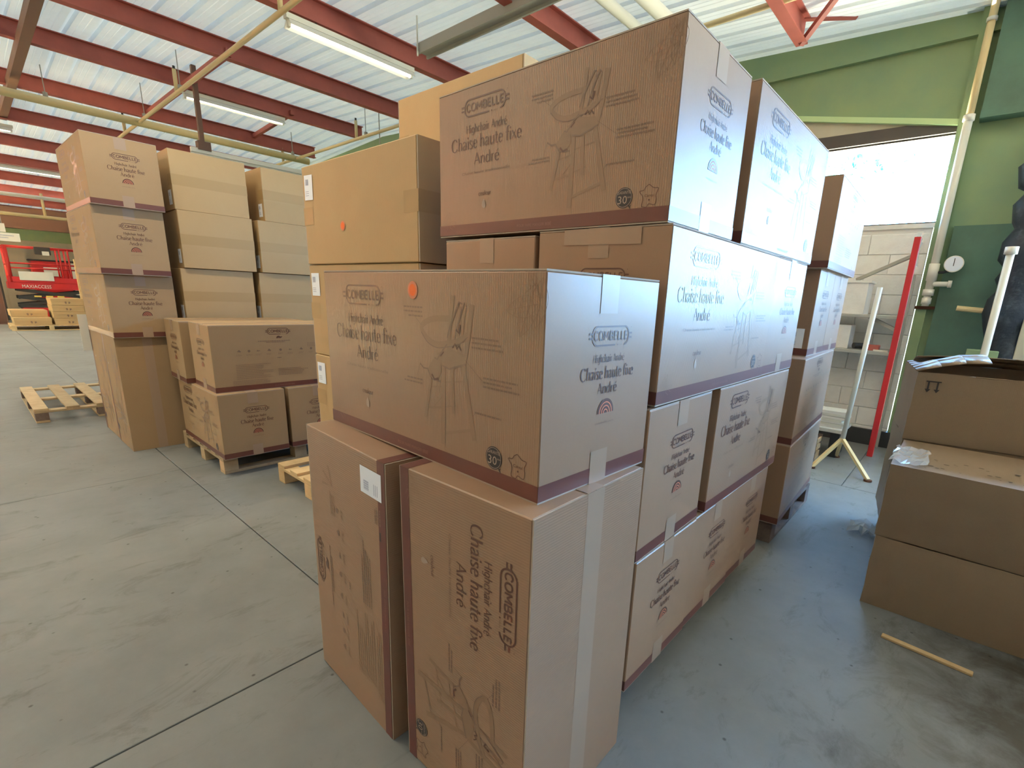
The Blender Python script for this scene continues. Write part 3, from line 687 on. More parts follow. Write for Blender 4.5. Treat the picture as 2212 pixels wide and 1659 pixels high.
for k in range(1):
    y0 = 3.9
    for b in ((6.02, 6.10, y0, y0+1.3, 2.7, 2.75), (6.02, 6.10, y0, y0+1.3, 3.45, 3.5), (6.02, 6.10, y0, y0+.05, 2.75, 3.45)): boxobj('window_frame', b, M['frame'], w3)  # frame bars of the added side window
    boxobj('pane', (6.055, 6.06, y0+.05, y0+1.3, 2.75, 3.45), M['glass'], w3)  # pane of the added side window
# beige strip of wall between window head and sloping trim, pale green trim, capping boards
s = MB(); s.v = [(-1.60, YB-.012, 3.10), (.23, YB-.012, 3.10), (.23, YB-.012, 3.15), (-1.60, YB-.012, 3.50), (-1.60, YB, 3.10), (.23, YB, 3.10), (.23, YB, 3.15), (-1.60, YB, 3.50)]
s.f = [(0,1,2,3), (4,7,6,5), (0,4,5,1), (1,5,6,2), (2,6,7,3), (3,7,4,0)]; s.mi = [0]*6
struct(s.build('trim_1', M['beige']))
s = MB(); s.bar((-1.60, YB-.03, 3.51), (.25, YB-.03, 3.155), .05, .05); struct(s.build('trim_2', M['green_light']))
s = MB(); s.box(-27, 1.0, YB-.05, YB, 3.86, 3.90); s.box(-27, 1.0, YB-.022, YB, 3.90, 4.02); struct(s.build('trim_3', M['green']))
s = MB(); s.box(.36, 6.0, YB-.16, YB, 3.14, 3.20); s.box(.36, 6.0, YB-.12, YB, 3.20, 4.3); struct(s.build('trim_4', M['green_dark']))
s = MB(); s.box(.21, .30, YB-.07, YB, 0, 4.2); struct(s.build('trim_5', M['green']))
s = MB(); s.box(.36, 1.3, YB-.05, YB, 0, 2.25); struct(s.build('trim_6', M['green_dark']))

# ---------------------------------------------------------------- pallets
def pallet(label, x0, x1, y0, y1, along, nb, m_, bw, group='wooden pallets', yawdeg=0, block_m=None, h=.144):
    """top boards run along 'x' or 'y'"""
    cx, cy = (x0+x1)/2, (y0+y1)/2
    e = thing('pallet', label, 'pallet', (cx, cy, 0), math.radians(yawdeg), group)
    lx, ly = x1-x0, y1-y0; bm_ = block_m or m_
    n = 1 if along == 'x' else 0
    A, Bn = (lx, ly) if along == 'x' else (ly, lx)         # A along boards, Bn across
    def bb(nm, a0, a1, b0, b1, z0, z1, mm):
        s = MB()
        if along == 'x': s.box(a0, a1, b0, b1, z0, z1)
        else: s.box(b0, b1, a0, a1, z0, z1)
        s.build(nm, mm, e, bevel=.002)
    for k in range(nb):
        b = -Bn/2+(Bn-bw)*k/(nb-1); bb('top_board', -A/2, A/2, b, b+bw, h-.022, h, m_)
    for a in (-A/2, -.05, A/2-.1):
        bb('stringer_board', a, a+.1, -Bn/2, Bn/2, h-.044, h-.022, m_)
        for b in (-Bn/2, -.05, Bn/2-.1): bb('block', a, a+.1, b, b+.1, .022, h-.044, bm_)
    for b in (-Bn/2, -.05, Bn/2-.1): bb('bottom_board', -A/2, A/2, b, b+.1, 0, .022, m_)
    return e
pallet('pallet under the near tall stack of printed cartons', -1.0, -.075, .50, 1.88, 'x', 7, M['wood'], .10)
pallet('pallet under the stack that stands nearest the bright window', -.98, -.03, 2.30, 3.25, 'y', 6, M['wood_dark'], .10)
pallet('pallet under the plain cartons beside the near stack', -2.06, -1.10, .50, 1.65, 'y', 6, M['wood'], .10)
pallet('pale empty pallet half hidden behind the carton standing on end', -3.10, -2.14, .62, 1.52, 'y', 5, M['wood_new'], .115)
pallet('pallet under the low cartons in front of the plain stack', -4.52, -3.50, .38, 1.55, 'y', 6, M['wood'], .10)
pallet('pallet under the two columns of plain cartons behind', -5.55, -4.58, .58, 1.78, 'x', 6, M['wood'], .10)
pallet('weathered empty pallet lying on the open floor by the tower', -7.78, -6.25, -.43, .62, 'x', 5, M['wood'], .105, block_m=M['wood_dark'])
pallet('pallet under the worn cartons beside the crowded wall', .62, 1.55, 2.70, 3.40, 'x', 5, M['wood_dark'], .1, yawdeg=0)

# ---------------------------------------------------------------- near stack of printed cartons (A)
GA = 'printed cartons of the near stack'
carton('carton standing on end at the near corner, taped seam facing the aisle', 'S', .035, -.050, 0, .7, (.485, .478, .975), 'F', GA)
carton('leaning carton on end with paper label beside the red band', 'Sb', -.530, -.068, 0, -2.0, (.515, .470, .972), 'B', GA, lean=.045, paper=[('B', .845, .030, 0)])
carton('carton lying across the two standing ones, highchair picture and orange dot', 'X', -.010, .012, .975, -1.8, (.993, .452, .512), 'FE', GA, dot=('F', 510, 447))
carton('bottom row carton of the aisle side nearest the standing carton', 'X', .006, .490, .144, 0, (.972, .455, .492), 'E', GA)
carton('bottom row carton of the aisle side, middle of three', 'X', .002, .949, .144, 0, (.972, .470, .492), 'E', GA)
carton('bottom row carton of the aisle side, farthest of three', 'X', -.004, 1.432, .144, -.6, (.972, .430, .485), 'E', GA)
carton('second row carton showing its end print to the aisle', 'X', .008, .474, .640, .8, (.972, .474, .492), 'E', GA)
carton('second row carton with highchair picture, set back from a dark gap', 'Y', .008, 1.008, .640, -.3, (.466, .890, .494), 'F', GA)
carton('third row carton with highchair picture and open dark edge', 'Y', .009, .498, 1.137, .1, (.466, .971, .497), 'FW', GA)
c9 = [o for o in bpy.data.objects if o.get('label') == 'third row carton with highchair picture and open dark edge'][0]
s = MB(); s.quad([(p[0]-.0016, p[1], p[2]) for p in (PLACE['W'](.105, .452, .0006), PLACE['W'](.375, .448, .0006), PLACE['W'](.375, .494, .0006), PLACE['W'](.105, .496, .0006))])
o = s.build('packing_tape', M['tape'], c9); o.matrix_basis = [q for q in bpy.data.objects if q.parent == c9 and q.name.startswith('body')][0].matrix_basis.copy()
carton('third row carton with end print, beyond the picture carton', 'X', .003, 1.476, 1.137, -.4, (.972, .460, .497), 'E', GA)
carton('third row carton showing only a taped edge above the lower one', 'X', -.472, .490, 1.137, 0, (.455, .960, .487), '', GA) if False else carton('third row carton with taped end just above the dotted carton', 'Y', -.472, .495, 1.137, 0, (.455, .960, .487), 'W', GA)
carton('topmost carton with highchair picture at the near end of the stack', 'X', -.006, .494, 1.636, -.1, (.955, .458, .478), 'FE', GA)
carton('topmost carton with highchair picture turned to the aisle', 'Y', -.001, 1.030, 1.636, -.4, (.466, .953, .500), 'F', GA)
# stack by the window (C)
GC = 'printed cartons of the stack by the window'
carton('bottom carton of the window side stack, back print out', 'Yb', .001, 2.272, .144, 2.6, (.466, 1.02, .503), 'B', GC)
carton('carton on the lowest one of the window side stack', 'Yb', -.003, 2.285, .647, 2.6, (.466, 1.02, .505), 'B', GC)
carton('end print carton with blue paper label in window side stack', 'X', -.050, 2.490, 1.152, 1.0, (.972, .455, .500), 'E', GC, paper=[('F', .86, .045, 0)])
carton('end print carton beside the blue labelled one, nearer the window', 'X', -.062, 2.965, 1.152, .5, (.972, .455, .500), 'E', GC)
carton('topmost bulging carton against the bright window', 'Yb', -.010, 2.440, 1.652, 1.2, (.466, .955, .480), 'B', GC)
# plain stack behind (P)
GP = 'plain cartons beside the near stack'
for k, (lb, dot) in enumerate((('plain carton at pallet level behind the standing cartons', False), ('plain carton second from the pallet, taped left edge', False), ('plain carton third up with white label peeping over the dotted carton', False), ('plain carton fourth up with peeling white label and orange dot', (.385, .17)))):
    plain_carton(lb, -1.09+(.004 if k % 2 else -.004), .488+(.006 if k == 2 else 0), .144+PH_*1.005*k, 0, None, GP, (.025, .31, .04 if k == 3 else 0), dot)
for k in range(5):
    plain_carton(('plain carton at pallet level in the hidden second row', 'plain carton second up in the hidden second row', 'plain carton third up in the hidden second row', 'plain carton fourth up in the hidden second row', 'plain carton topmost of all, peeping above the printed stack')[k], -1.09, 1.075, .144+PH_*1.005*k, 0, None, GP)

# ---------------------------------------------------------------- left group: tower, plain columns, low pallet
GT = 'printed cartons of the tower'
carton('carton standing on end at the foot of the tower, taped seam showing', 'S', -4.600, .028, 0, .4, (.500, .430, .972), 'F', GT, matte=True)
carton('carton standing on end behind the taped one under the tower', 'S', -5.115, .030, 0, .4, (.590, .440, .972), 'F', GT, matte=True)
carton('tower carton resting on the two standing ones', 'X', -4.560, .028, .972, 1.2, (.985, .450, .500), 'FE', GT, matte=True)
carton('tower carton second from its top', 'X', -4.500, .012, 1.472, 1.0, (.985, .450, .500), 'FE', GT, matte=True)
carton('tower carton at its very top under the yellow pipe', 'X', -4.455, .016, 1.972, 1.0, (.985, .455, .488), 'FE', GT, matte=True)
GM = 'plain cartons in the two columns behind'
for col, y0, nm in ((0, .568, 'next to the tower'), (1, 1.195, 'farther from the tower')):
    for k in range(5):
        lv = ('at pallet level', 'second up', 'third up, above the low cartons', 'fourth up', 'topmost')[k]
        jx = (.0, .012, -.01, .02, -.01)[k]; jy = (0, 0, -.02, .006, .004 if col == 0 else .085)[k]
        plain_carton('plain carton %s in the column %s' % (lv, nm), -4.575+jx, y0+jy, .144+PH_*1.008*k, (.5, -.4, .3, -.5, .2)[k], (PL_, .575, PH_), GM, (.86, .04, 0))
GF = 'printed cartons on the low pallet'
carton('low pallet carton with end print beneath the icon print one', 'X', -3.405, .366, .144, -.6, (1.0, .470, .497), 'FE', GF, matte=True)
carton('low pallet carton half hidden beside the dark gap', 'X', -3.410, .868, .144, -.6, (1.0, .470, .495), 'FE', GF, matte=True)
carton('upper low pallet carton with icons and paragraphs facing out', 'Yb', -3.480, .385, .641, -1.3, (.500, .975, .497), 'BE', GF, matte=True)
carton('upper low pallet carton set back behind the icon print one', 'Yb', -4.030, .346, .641, -2.0, (.500, .975, .493), 'E', GF, matte=True)

# ---------------------------------------------------------------- worn cartons by the right aisle (R)
def worn(label, corner, yawdeg, dims, open_top=False, mark=False, bulge=.012):
    x, y, z = corner; a, b, c = dims; yw = math.radians(yawdeg)
    e = thing('carton', label, 'carton', (x, y, z), yw, 'worn unprinted cartons')
    bm = bmesh.new(); bmesh.ops.create_cube(bm, size=1)
    bmesh.ops.subdivide_edges(bm, edges=list(bm.edges), cuts=7, use_grid_fill=True)
    rnd = random.Random(int(x*1000+z*777))
    for v in bm.verts:
        p = v.co.copy(); q = Vector((p.x*a, p.y*b, p.z*c))
        ex = 1-(2*p.x)**2; ey = 1-(2*p.y)**2; ez = 1-(2*p.z)**2
        if abs(p.y) > .499: q.y += math.copysign(bulge, p.y)*ex*ez
        if abs(p.x) > .499: q.x += math.copysign(bulge, p.x)*ey*ez
        if p.z > .499: q.z -= bulge*1.2*ex*ey
        j = .0025; v.co = q+Vector((a/2+rnd.uniform(-j, j), b/2+rnd.uniform(-j, j), c/2+rnd.uniform(-j, j)))
    for v in bm.verts: v.co.z = max(v.co.z, 0)
    if open_top:
        bmesh.ops.delete(bm, geom=[f for f in bm.faces if f.normal.z > .9], context='FACES')
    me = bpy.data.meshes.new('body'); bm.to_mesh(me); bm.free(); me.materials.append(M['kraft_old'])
    me.polygons.foreach_set('use_smooth', [True]*len(me.polygons))
    o = link('body', me, e)
    if hasattr(me, 'set_sharp_from_angle'): me.set_sharp_from_angle(angle=.6)
    s = MB(); s.quad(((a*.0,-.0025,c*.5-.03),(a,-.0025,c*.5-.03),(a,-.0025,c*.5+.03),(0,-.0025,c*.5+.03)))
    if open_top:
        def flap(p0, p1, d, lift, nm='flap'):
            p0 = Vector(p0); p1 = Vector(p1); d = Vector(d); s = MB(); N = 5
            for i in range(N):
                for j in range(3):
                    def pt(u, v): return p0.lerp(p1, u)+d*v+Vector((0, 0, lift*math.sin(v*1.6)*(.7+.3*math.sin(u*5))))
                    s.quad((pt(i/N, j/3), pt((i+1)/N, j/3), pt((i+1)/N, (j+1)/3), pt(i/N, (j+1)/3)))
            ob = s.build(nm, M['kraft_old'], e, smooth=True)
            md = ob.modifiers.new('thick', 'SOLIDIFY'); md.thickness = .005
        flap((0, .02, c), (0, b-.02, c), (.30, 0, 0), .10)
        flap((.03, b, c), (a, b, c), (0, -.24, 0), .075)
        flap((.02, 0, c), (a, 0, c), (0, .20, 0), -.03)
        flap((a, .02, c), (a, b, c), (-.30, 0, 0), .035)
    if mark:
        ik = Ink()
        ik.strip([(0, 60), (66, 60)], 6, 3)
        for u in (12, 52):
            ik.strip([(u, 58), (u, 14)], 8, 3); ik.poly([(u-13, 18), (u+13, 18), (u, 0)], 3)
        me = ik.mesh('arrow_print', lambda u, v, o_: (.045+u, -.007-o_, c-.106+v), INKS); link('arrow_print', me, e)
    return e
RT = 'worn unprinted cartons'
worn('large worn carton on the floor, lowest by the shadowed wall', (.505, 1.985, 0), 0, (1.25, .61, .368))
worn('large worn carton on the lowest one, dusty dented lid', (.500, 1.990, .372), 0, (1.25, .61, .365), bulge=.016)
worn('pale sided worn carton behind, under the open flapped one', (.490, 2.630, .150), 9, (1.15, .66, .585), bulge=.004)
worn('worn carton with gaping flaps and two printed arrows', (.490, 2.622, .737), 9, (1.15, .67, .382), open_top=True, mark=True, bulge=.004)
# grime on the dented lid
s = MB(); rnd = random.Random(5)
for k in range(46):
    x = .62+rnd.random()*.75; y = 2.06+rnd.random()**1.6*.22+.04*math.sin(x*9); r = .003+.008*rnd.random()**2
    zt = .737-.0192*(1-(2*(x-.5)/1.25-1)**2)*(1-(2*(y-1.99)/.61-1)**2)+.004
    s.quad([(x+r*math.cos(t*PI/3)*1.6, y+r*math.sin(t*PI/3), zt) for t in range(6)])
o = s.build('dust', M['grime']); tag(o, 'dark flecks of grime on the dented carton lid', 'grime', kind='stuff')

# crumpled clear film: on the lid's corner, down the corner, and on the floor
def crumple(name, label, c, ex, ey, n, amp, seed, upright=False, group='scraps of clear stretch film'):
    rnd = random.Random(seed); s = MB(); P = {}
    for i in range(n+1):
        for j in range(n+1):
            u, v = i/n-.5, j/n-.5; h = rnd.uniform(0, amp)
            d = Vector((u*ex+rnd.uniform(-.4, .4)*ex/n, v*ey+rnd.uniform(-.4, .4)*ey/n, h))
            if upright: d = Vector((-h, d.x, d.y))
            P[i, j] = Vector(c)+d
    for i in range(n):
        for j in range(n): s.quad((P[i, j], P[i+1, j], P[i+1, j+1])); s.quad((P[i, j], P[i+1, j+1], P[i, j+1]))
    return tag(s.build(name, M['film']), label, 'plastic film', group)
crumple('stretch_film', 'crumpled clear film lying on the floor against the worn cartons', (.40, 2.93, .002), .20, .20, 7, .07, 3)
crumple('stretch_film', 'torn clear film on the corner of the dented lid', (.56, 2.20, .740), .14, .34, 7, .018, 4)
crumple('stretch_film', 'strip of clear film hanging down the worn carton corner', (.497, 2.30, .52), .16, .40, 6, .02, 6, True)
crumple('stretch_film', 'cobwebby film caught on the white pipe by the window', (.16, 5.44, 2.02), .22, .30, 7, .06, 8, True)
o = boxobj('wood_strip', (-.16, .16, -.014, .014, 0, .012), M['wood_new'], bevel=.002); o.location = (.785, 1.715, .0); o.rotation_euler = (0, 0, -.10)
tag(o, 'short pale wooden strip lying on the floor before the worn cartons', 'wood strip')

# ---------------------------------------------------------------- back corner: rack, boxes, stand, pipes
rk = thing('shelf_rack', 'steel rack with red upright under the bright window', 'rack', (-.4, 5.3, 0))
def rkp(nm, b, m_): o = boxobj(nm, tuple(b[i]-(-.4, -.4, 5.3, 5.3, 0, 0)[i] for i in range(6)), m_, rk, bevel=.003); return o
rkp('red_upright', (.120, .170, 5.03, 5.09, 0, 2.10), M['red']); rkp('rear_upright', (.12, .16, 5.50, 5.54, 0, 1.80), M['grey'])
rkp('red_upright', (-1.35, -1.29, 5.03, 5.09, 0, 2.10), M['red']); rkp('rear_upright', (-1.34, -1.30, 5.50, 5.54, 0, 1.80), M['grey'])
rkp('shelf', (-1.30, .14, 5.05, 5.54, 1.365, 1.395), M['grey']); rkp('shelf', (-1.30, .14, 5.05, 5.54, 1.015, 1.050), M['grey'])
for a, b in (((.14, 5.06, 1.94), (-.34, 5.50, 1.745)), ((.14, 5.06, 1.26), (-.12, 5.2, 1.375))):
    s = MB(); s.bar(Vector(a)-Vector((-.4, 5.3, 0)), Vector(b)-Vector((-.4, 5.3, 0)), .025, .03); s.build('brace', M['grey'], rk)
def whitebox(label, b, lid=True):
    e = thing('box', label, 'box', ((b[0]+b[1])/2, (b[2]+b[3])/2, b[4]), 0, 'white boxes on the rack'); hx, hy, hz = (b[1]-b[0])/2, (b[3]-b[2])/2, b[5]-b[4]
    boxobj('body', (-hx, hx, -hy, hy, 0, hz), M['block'], e, bevel=.003)
    if lid: boxobj('lid', (-hx-.012, hx+.02, -hy-.012, hy+.012, hz-.002, hz+.02), M['white'], e)
    ik = Ink(); ik.lines(-30, 30, 0, 3, 26, 9, 5, 9, .3); ik.disc((0, -95), 16, 3, 0, 12)
    link('printed_marks', ik.mesh('printed_marks', lambda u, v, o_: (u-hx*.2, -hy-o_, hz*.72+v), INKS), e)
whitebox('white lidded box on the upper rack shelf', (-.60, -.17, 5.12, 5.44, 1.395, 1.70))
whitebox('smaller white box on the lower rack shelf', (-.50, -.25, 5.14, 5.40, 1.050, 1.285), False)
s = MB(); s.tube([(-.20, 5.14, 1.085), (-.13, 5.2, 1.085)], .03, 10); tag(s.build('can', M['dark']), 'small dark can lying on the lower rack shelf', 'can')
tag(boxobj('small_box', (-.09, .02, 5.12, 5.22, 1.05, 1.105), M['steel_red'], bevel=.004), 'little red brown box on the lower rack shelf', 'box')
s = MB(); s.box(-.02, .10, 5.09, 5.13, 1.05, 1.063); tag(s.build('paper_scrap', M['pipe_white']), 'pale scrap of paper on the lower rack shelf', 'paper')
tag(boxobj('low_table', (-.75, -.07, 4.62, 5.10, .262, .30), M['stone'], bevel=.004), 'low pale slab carrying the pile of papers', 'slab')
for k, x in enumerate((-.70, -.14)):
    tag(boxobj('support_block', (x-.04, x+.04, 4.70, 5.02, 0, .262), M['dark'], bevel=.003), ('dark block under the hidden end of the pale slab', 'dark block under the near end of the pale slab')[k], 'block', 'blocks under the slab')
z = .30
for k in range(7):
    h = random.uniform(.018, .036); x = -.42+random.uniform(-.02, .02)
    pk = thing('paper_stack', ('bottom ream', 'second ream up', 'third ream up', 'middle ream', 'fifth ream up', 'sixth ream up', 'top ream')[k]+' in the pile of papers by the tripod stand', 'paper', (x+.17, 4.80, z), random.uniform(-.08, .08), 'reams in the paper pile')
    boxobj('sheets', (-.17, .17, -.11, .11, 0, h-.002), (M['block'], M['pipe_white'])[k % 2], pk, bevel=.002)
    boxobj('cover_sheet', (-.165, .168, -.112, .105, h-.002, h), M['grey'] if k % 3 == 1 else M['white'], pk)
    z += h
wc = thing('wooden_crate', 'small wooden crate on the floor behind the last stack', 'crate', (-.36, 4.55, 0))
for k in range(3): boxobj('slat', (-.12, .12, -.13, -.115, .02+.07*k, .065+.07*k), M['wood_dark'], wc); boxobj('slat', (.105, .12, -.115, .115, .02+.07*k, .065+.07*k), M['wood'], wc)
for x in (-.12, .09):
    for y in (-.115, .09): boxobj('corner_post', (x, x+.03, y, y+.025, 0, .23), M['wood_dark'], wc)
boxobj('base_board', (-.12, .12, -.115, .115, .0, .02), M['wood'], wc)
# tripod stand
ts = thing('tripod_stand', 'cream tubular tripod stand leaning near the rack', 'stand', (.0, 4.42, 0))
s = MB(); s.tube([(-.035, 0, .22), (.012, 0, 1.63)], .021, 12); s.build('pole', M['pipe_white'], ts, smooth=True)
for a in ((-.20, -.25, .0), (-.10, .32, .0), (.25, -.28, .0)):
    s = MB(); s.bar((-.035, 0, .27), (a[0]-.0, a[1], .012), .028, .028); leg = s.build('leg', M['pipe'], ts)
    s = MB(); s.tube([(a[0], a[1], 0), (a[0], a[1], .014)], .032, 10); s.build('foot', M['rust'], leg)
# white riser pipe with gauge, tee and cap
rp = thing('riser_pipe', 'white sprinkler riser pipe with gauge and drain tee', 'pipe', (.285, 5.50, 0))
s = MB(); s.tube([(0, 0, 1.60), (0, 0, 3.16)], .034, 12); s.tube([(0, 0, 3.14), (0, 0, 4.15)], .030, 12, 1)
s.build('pipe_run', [M['pipe_white'], M['pipe']], rp, smooth=True)
for z0, z1, r in ((3.13, 3.18, .044), (3.90, 3.93, .038), (1.74, 1.90, .043), (1.60, 1.66, .046), (1.52, 1.58, .040)):
    s = MB(); s.tube([(0, 0, z0), (0, 0, z1)], r, 12); s.build('coupling', M['pipe_white'], rp, smooth=True)
s = MB(); s.tube([(0, 0, 1.50), (0, 0, 1.60)], .03, 12); s.build('end_cap', M['pipe_white'], rp, smooth=True)
s = MB(); s.tube([(0, 0, 1.71), (.16, -.02, 1.71)], .024, 10); s.tube([(.135, -.02, 1.71), (.165, -.02, 1.71)], .034, 10); s.build('drain_tee', M['pipe_white'], rp, smooth=True)
s = MB(); s.tube([(0, 0, 1.82), (.08, 0, 1.82), (.145, 0, 1.84), (.145, 0, 1.90)], .012, 8); s.build('gauge_stem', M['dark'], rp)
s = MB(); s.tube([(.145, .01, 1.895), (.145, -.03, 1.895)], .075, 24); gd = s.build('gauge_dial', M['white'], rp, smooth=False)
s = MB(); s.tube([(.145, -.031, 1.895), (.145, -.034, 1.895)], .068, 24); s.build('dial_face', M['paper'], gd)
s = MB(); s.bar((.145, -.036, 1.875), (.145, -.036, 1.945), .006, .003, 0, (0, 1, 0)); s.build('needle', M['dark'], gd)
s = MB(); s.box(.20, .36, YB-.09, YB-.02, 1.47, 1.50); tag(s.build('pipe_clip', M['rust']), 'rusty clip on the wall below the riser pipe', 'bracket')
s = MB(); s.tube([(.53, 5.48, 1.49), (.73, 5.48, 1.475)], .026, 10); tag(s.build('stub_pipe', M['pipe']), 'short cream stub pipe lying level on the green wall', 'pipe')
s = MB(); s.tube([(.80, 5.10, 1.94), (.81, 5.10, .0)], .029, 12); s.tube([(.80, 5.10, 1.94), (.80, 5.10, 2.0)], .045, 10); tag(s.build('drop_pipe', M['pipe_white'], smooth=True), 'cream upright pipe in front of the dark lagging', 'pipe')
s = MB()
for k in range(7):
    pass
rnd = random.Random(9); pts = [(.93+.03*rnd.uniform(-1, 1), 5.36, 3.05-.1*k) for k in range(31)]
s.tube(pts, [.15+.05*rnd.random() for _ in pts], 14); tag(s.build('lagged_duct', M['bluish'], smooth=True), 'dark crinkled lagging running down the green wall', 'duct')
tag(boxobj('wall_panel', (.68, .90, 5.16, 5.28, .0, 1.13), M['green'], bevel=.004), 'pale green boxed panel low on the green wall', 'panel')
tag(boxobj('timber_post', (1.0, 1.12, 5.2, 5.3, 0, 1.45), M['beige'], bevel=.004), 'beige post at the edge of the dark green wall', 'post')

# ---------------------------------------------------------------- overhead: pipes, lights, trunking, bridging
def pipe(label, pts, r, m_, name='sprinkler_pipe', group=None, n=12):
    s = MB(); s.tube(pts, r, n); return tag(s.build(name, m_, smooth=True), label, 'pipe', group)
pipe('thick cream main pipe crossing above the tower and plain columns', [(-10.6, -8.5, 4.0), (-10.6, 4.62, 4.0)], .062, M['pipe'])
pb = thing('branch_pipe', 'thin cream branch pipe crossing over the fluorescent batten', 'pipe', (-6.0, 1.77, 4.0))
s = MB(); s.tube([(-6.5, 0, 0), (11.8, 0, 0)], .026, 10); s.build('pipe_run', M['pipe'], pb, smooth=True)
pc = thing('branch_pipe', 'thin cream branch pipe running close to the green wall', 'pipe', (-6.0, 4.355, 4.0))
s = MB(); s.tube([(-6.6, 0, 0), (11.8, 0, 0)], .026, 10); s.build('pipe_run', M['pipe'], pc, smooth=True)
for par, x in ((pb, -8.42), (pc, -8.19), (pb, -11.6), (pc, -11.2), (pb, -5.0), (pc, -1.16)):
    s = MB(); s.tube([(x+6, 0, 0), (x+6, 0, .29)], .026, 8); u = s.build('sprinkler_riser', M['pipe'], par, smooth=True)
    s = MB(); s.tube([(x+6, 0, .29), (x+6, 0, .33)], .016, 8); s.build('sprinkler_head', M['dark'], u)
for par, x, y in ((pb, -8.25, 1.77), (pc, -7.88, 4.355), (pb, -10.2, 1.77)):
    s = MB(); s.tube([(x+6, 0, .03), (x+6, 0, roof_z(x)-4.0)], .006, 6); s.tube([(x+6, 0, .02), (x+6, 0, .06)], .03, 8); s.build('hanger_rod', M['grey'], par)
for k, (y0, z0) in enumerate(((.66, 4.0), (4.30, 4.0))):
    s = MB(); s.tube([(-10.6, y0, 4.06), (-10.6, y0, roof_z(-10.6))], .007, 6); s.tube([(-10.6, y0, 4.05), (-10.6, y0, 4.12)], .03, 8)
    tag(s.build('hanger_rod', M['grey']), ('hanger rod of the main pipe above the open floor', 'hanger rod of the main pipe near its end')[k], 'rod', 'hanger rods')
s = MB(); s.tube([(-7.53, 4.4, 3.3), (-7.53, 4.4, roof_z(-7.53))], .008, 6); tag(s.build('hanger_rod', M['grey']), 'long thin rod hanging by the wall behind the plain carton', 'rod')
for k, (x, nm) in enumerate(((-2.36, 'thinner white ceiling pipe beside the topmost carton'), (-2.06, 'thicker white ceiling pipe beside the topmost carton'))):
    pipe(nm, [(x, -4, 4.0), (x, 5.0, 4.0)], (.048, .062)[k], M['pipe_white'], 'ceiling_pipe', 'white ceiling pipes', 16)
ct = thing('cable_trunking', 'grey steel trunking hung across the roof bay', 'trunking', (-4.5, 3.07, 3.98))
s = MB(); s.box(-.02, 8, -.055, .055, .0, .07); s.box(-.02, 8, .055, .075, -.03, .07); s.box(-.02, 8, -.075, -.055, -.03, .07); s.build('channel', M['grey'], ct)
s = MB(); s.tube([(.02, -.09, -.06), (.02, -.09, roof_z(-4.5)-3.98)], .009, 8); s.build('hanger_rod', M['pipe_white'], ct)

def batten(label, x, y0, y1, z, lit=True, watts=25):
    e = thing('fluorescent_light', label, 'ceiling light', (x, (y0+y1)/2, z), 0, 'fluorescent battens'); h = (y1-y0)/2
    s = MB()
    pf = [(-.085, -.005), (-.03, .055), (.03, .055), (.085, -.005), (.08, -.008), (.028, .048), (-.028, .048), (-.08, -.008)]
    for a, b in zip(pf, pf[1:]+pf[:1]): s.quad(((a[0], -h, a[1]), (b[0], -h, b[1]), (b[0], h, b[1]), (a[0], h, a[1])))
    s.build('reflector', M['white'], e)
    if lit:
        a = area('tube_light', (0, 0, -.03), (0, 0, -1), .05, 2*h-.1, watts, (1.0, .84, .58)); a.parent = e
    boxobj('spine', (-.035, .035, -h-.02, h+.02, .056, .105), M['white'], e)
    s = MB(); s.tube([(0, -h+.02, .012), (0, h-.02, .012)], .019, 10); s.build('tube', M['lamp'] if lit else M['white'], e, smooth=True)
    for sg in (-1, 1): boxobj('lamp_holder', (-.025, .025, sg*(h-.012)-.012, sg*(h-.012)+.012, -.012, .056), M['white'], e)
    for sg in (-.6, .6): boxobj('hanger_clip', (-.01, .01, sg*h-.01, sg*h+.01, .105, max(.15, roof_z(x)-.22-z)), M['dark'], e)
    return e
batten('long fluorescent batten under the purlin above the plain cartons', -5.16, 1.90, 3.38, 3.985)
batten('fluorescent batten beyond the cream pipes, nearer the ridge', -9.20, 2.08, 3.55, 4.19)
batten('brightly lit fluorescent batten over the open floor past the tower', -13.6, -1.0, .48, 4.02)
for k, (x, y) in enumerate(((-3.10, -1.2), (-5.16, -4.6), (-9.2, -4.4), (-5.16, -7.4))):  # unseen battens added as warm fill for the cartons
    batten(('added fill batten under the purlin over the aisle, above the view', 'added fill batten in the middle unseen bay', 'added fill batten below the ridge in the unseen bay', 'added fill batten along the front wall')[k], x, y, y+1.5, 3.95, True, (40, 35, 25, 25)[k])
for k, (x, y) in enumerate(((-17.2, .3), (-17.2, -3.5), (-21, 2.5), (-21, -2.5))):
    batten(('lit batten over the far pallets', 'lit batten over the far empty floor', 'lit batten above the lift platform', 'lit batten in the hidden far bay')[k], x, y, y+1.5, 3.85)

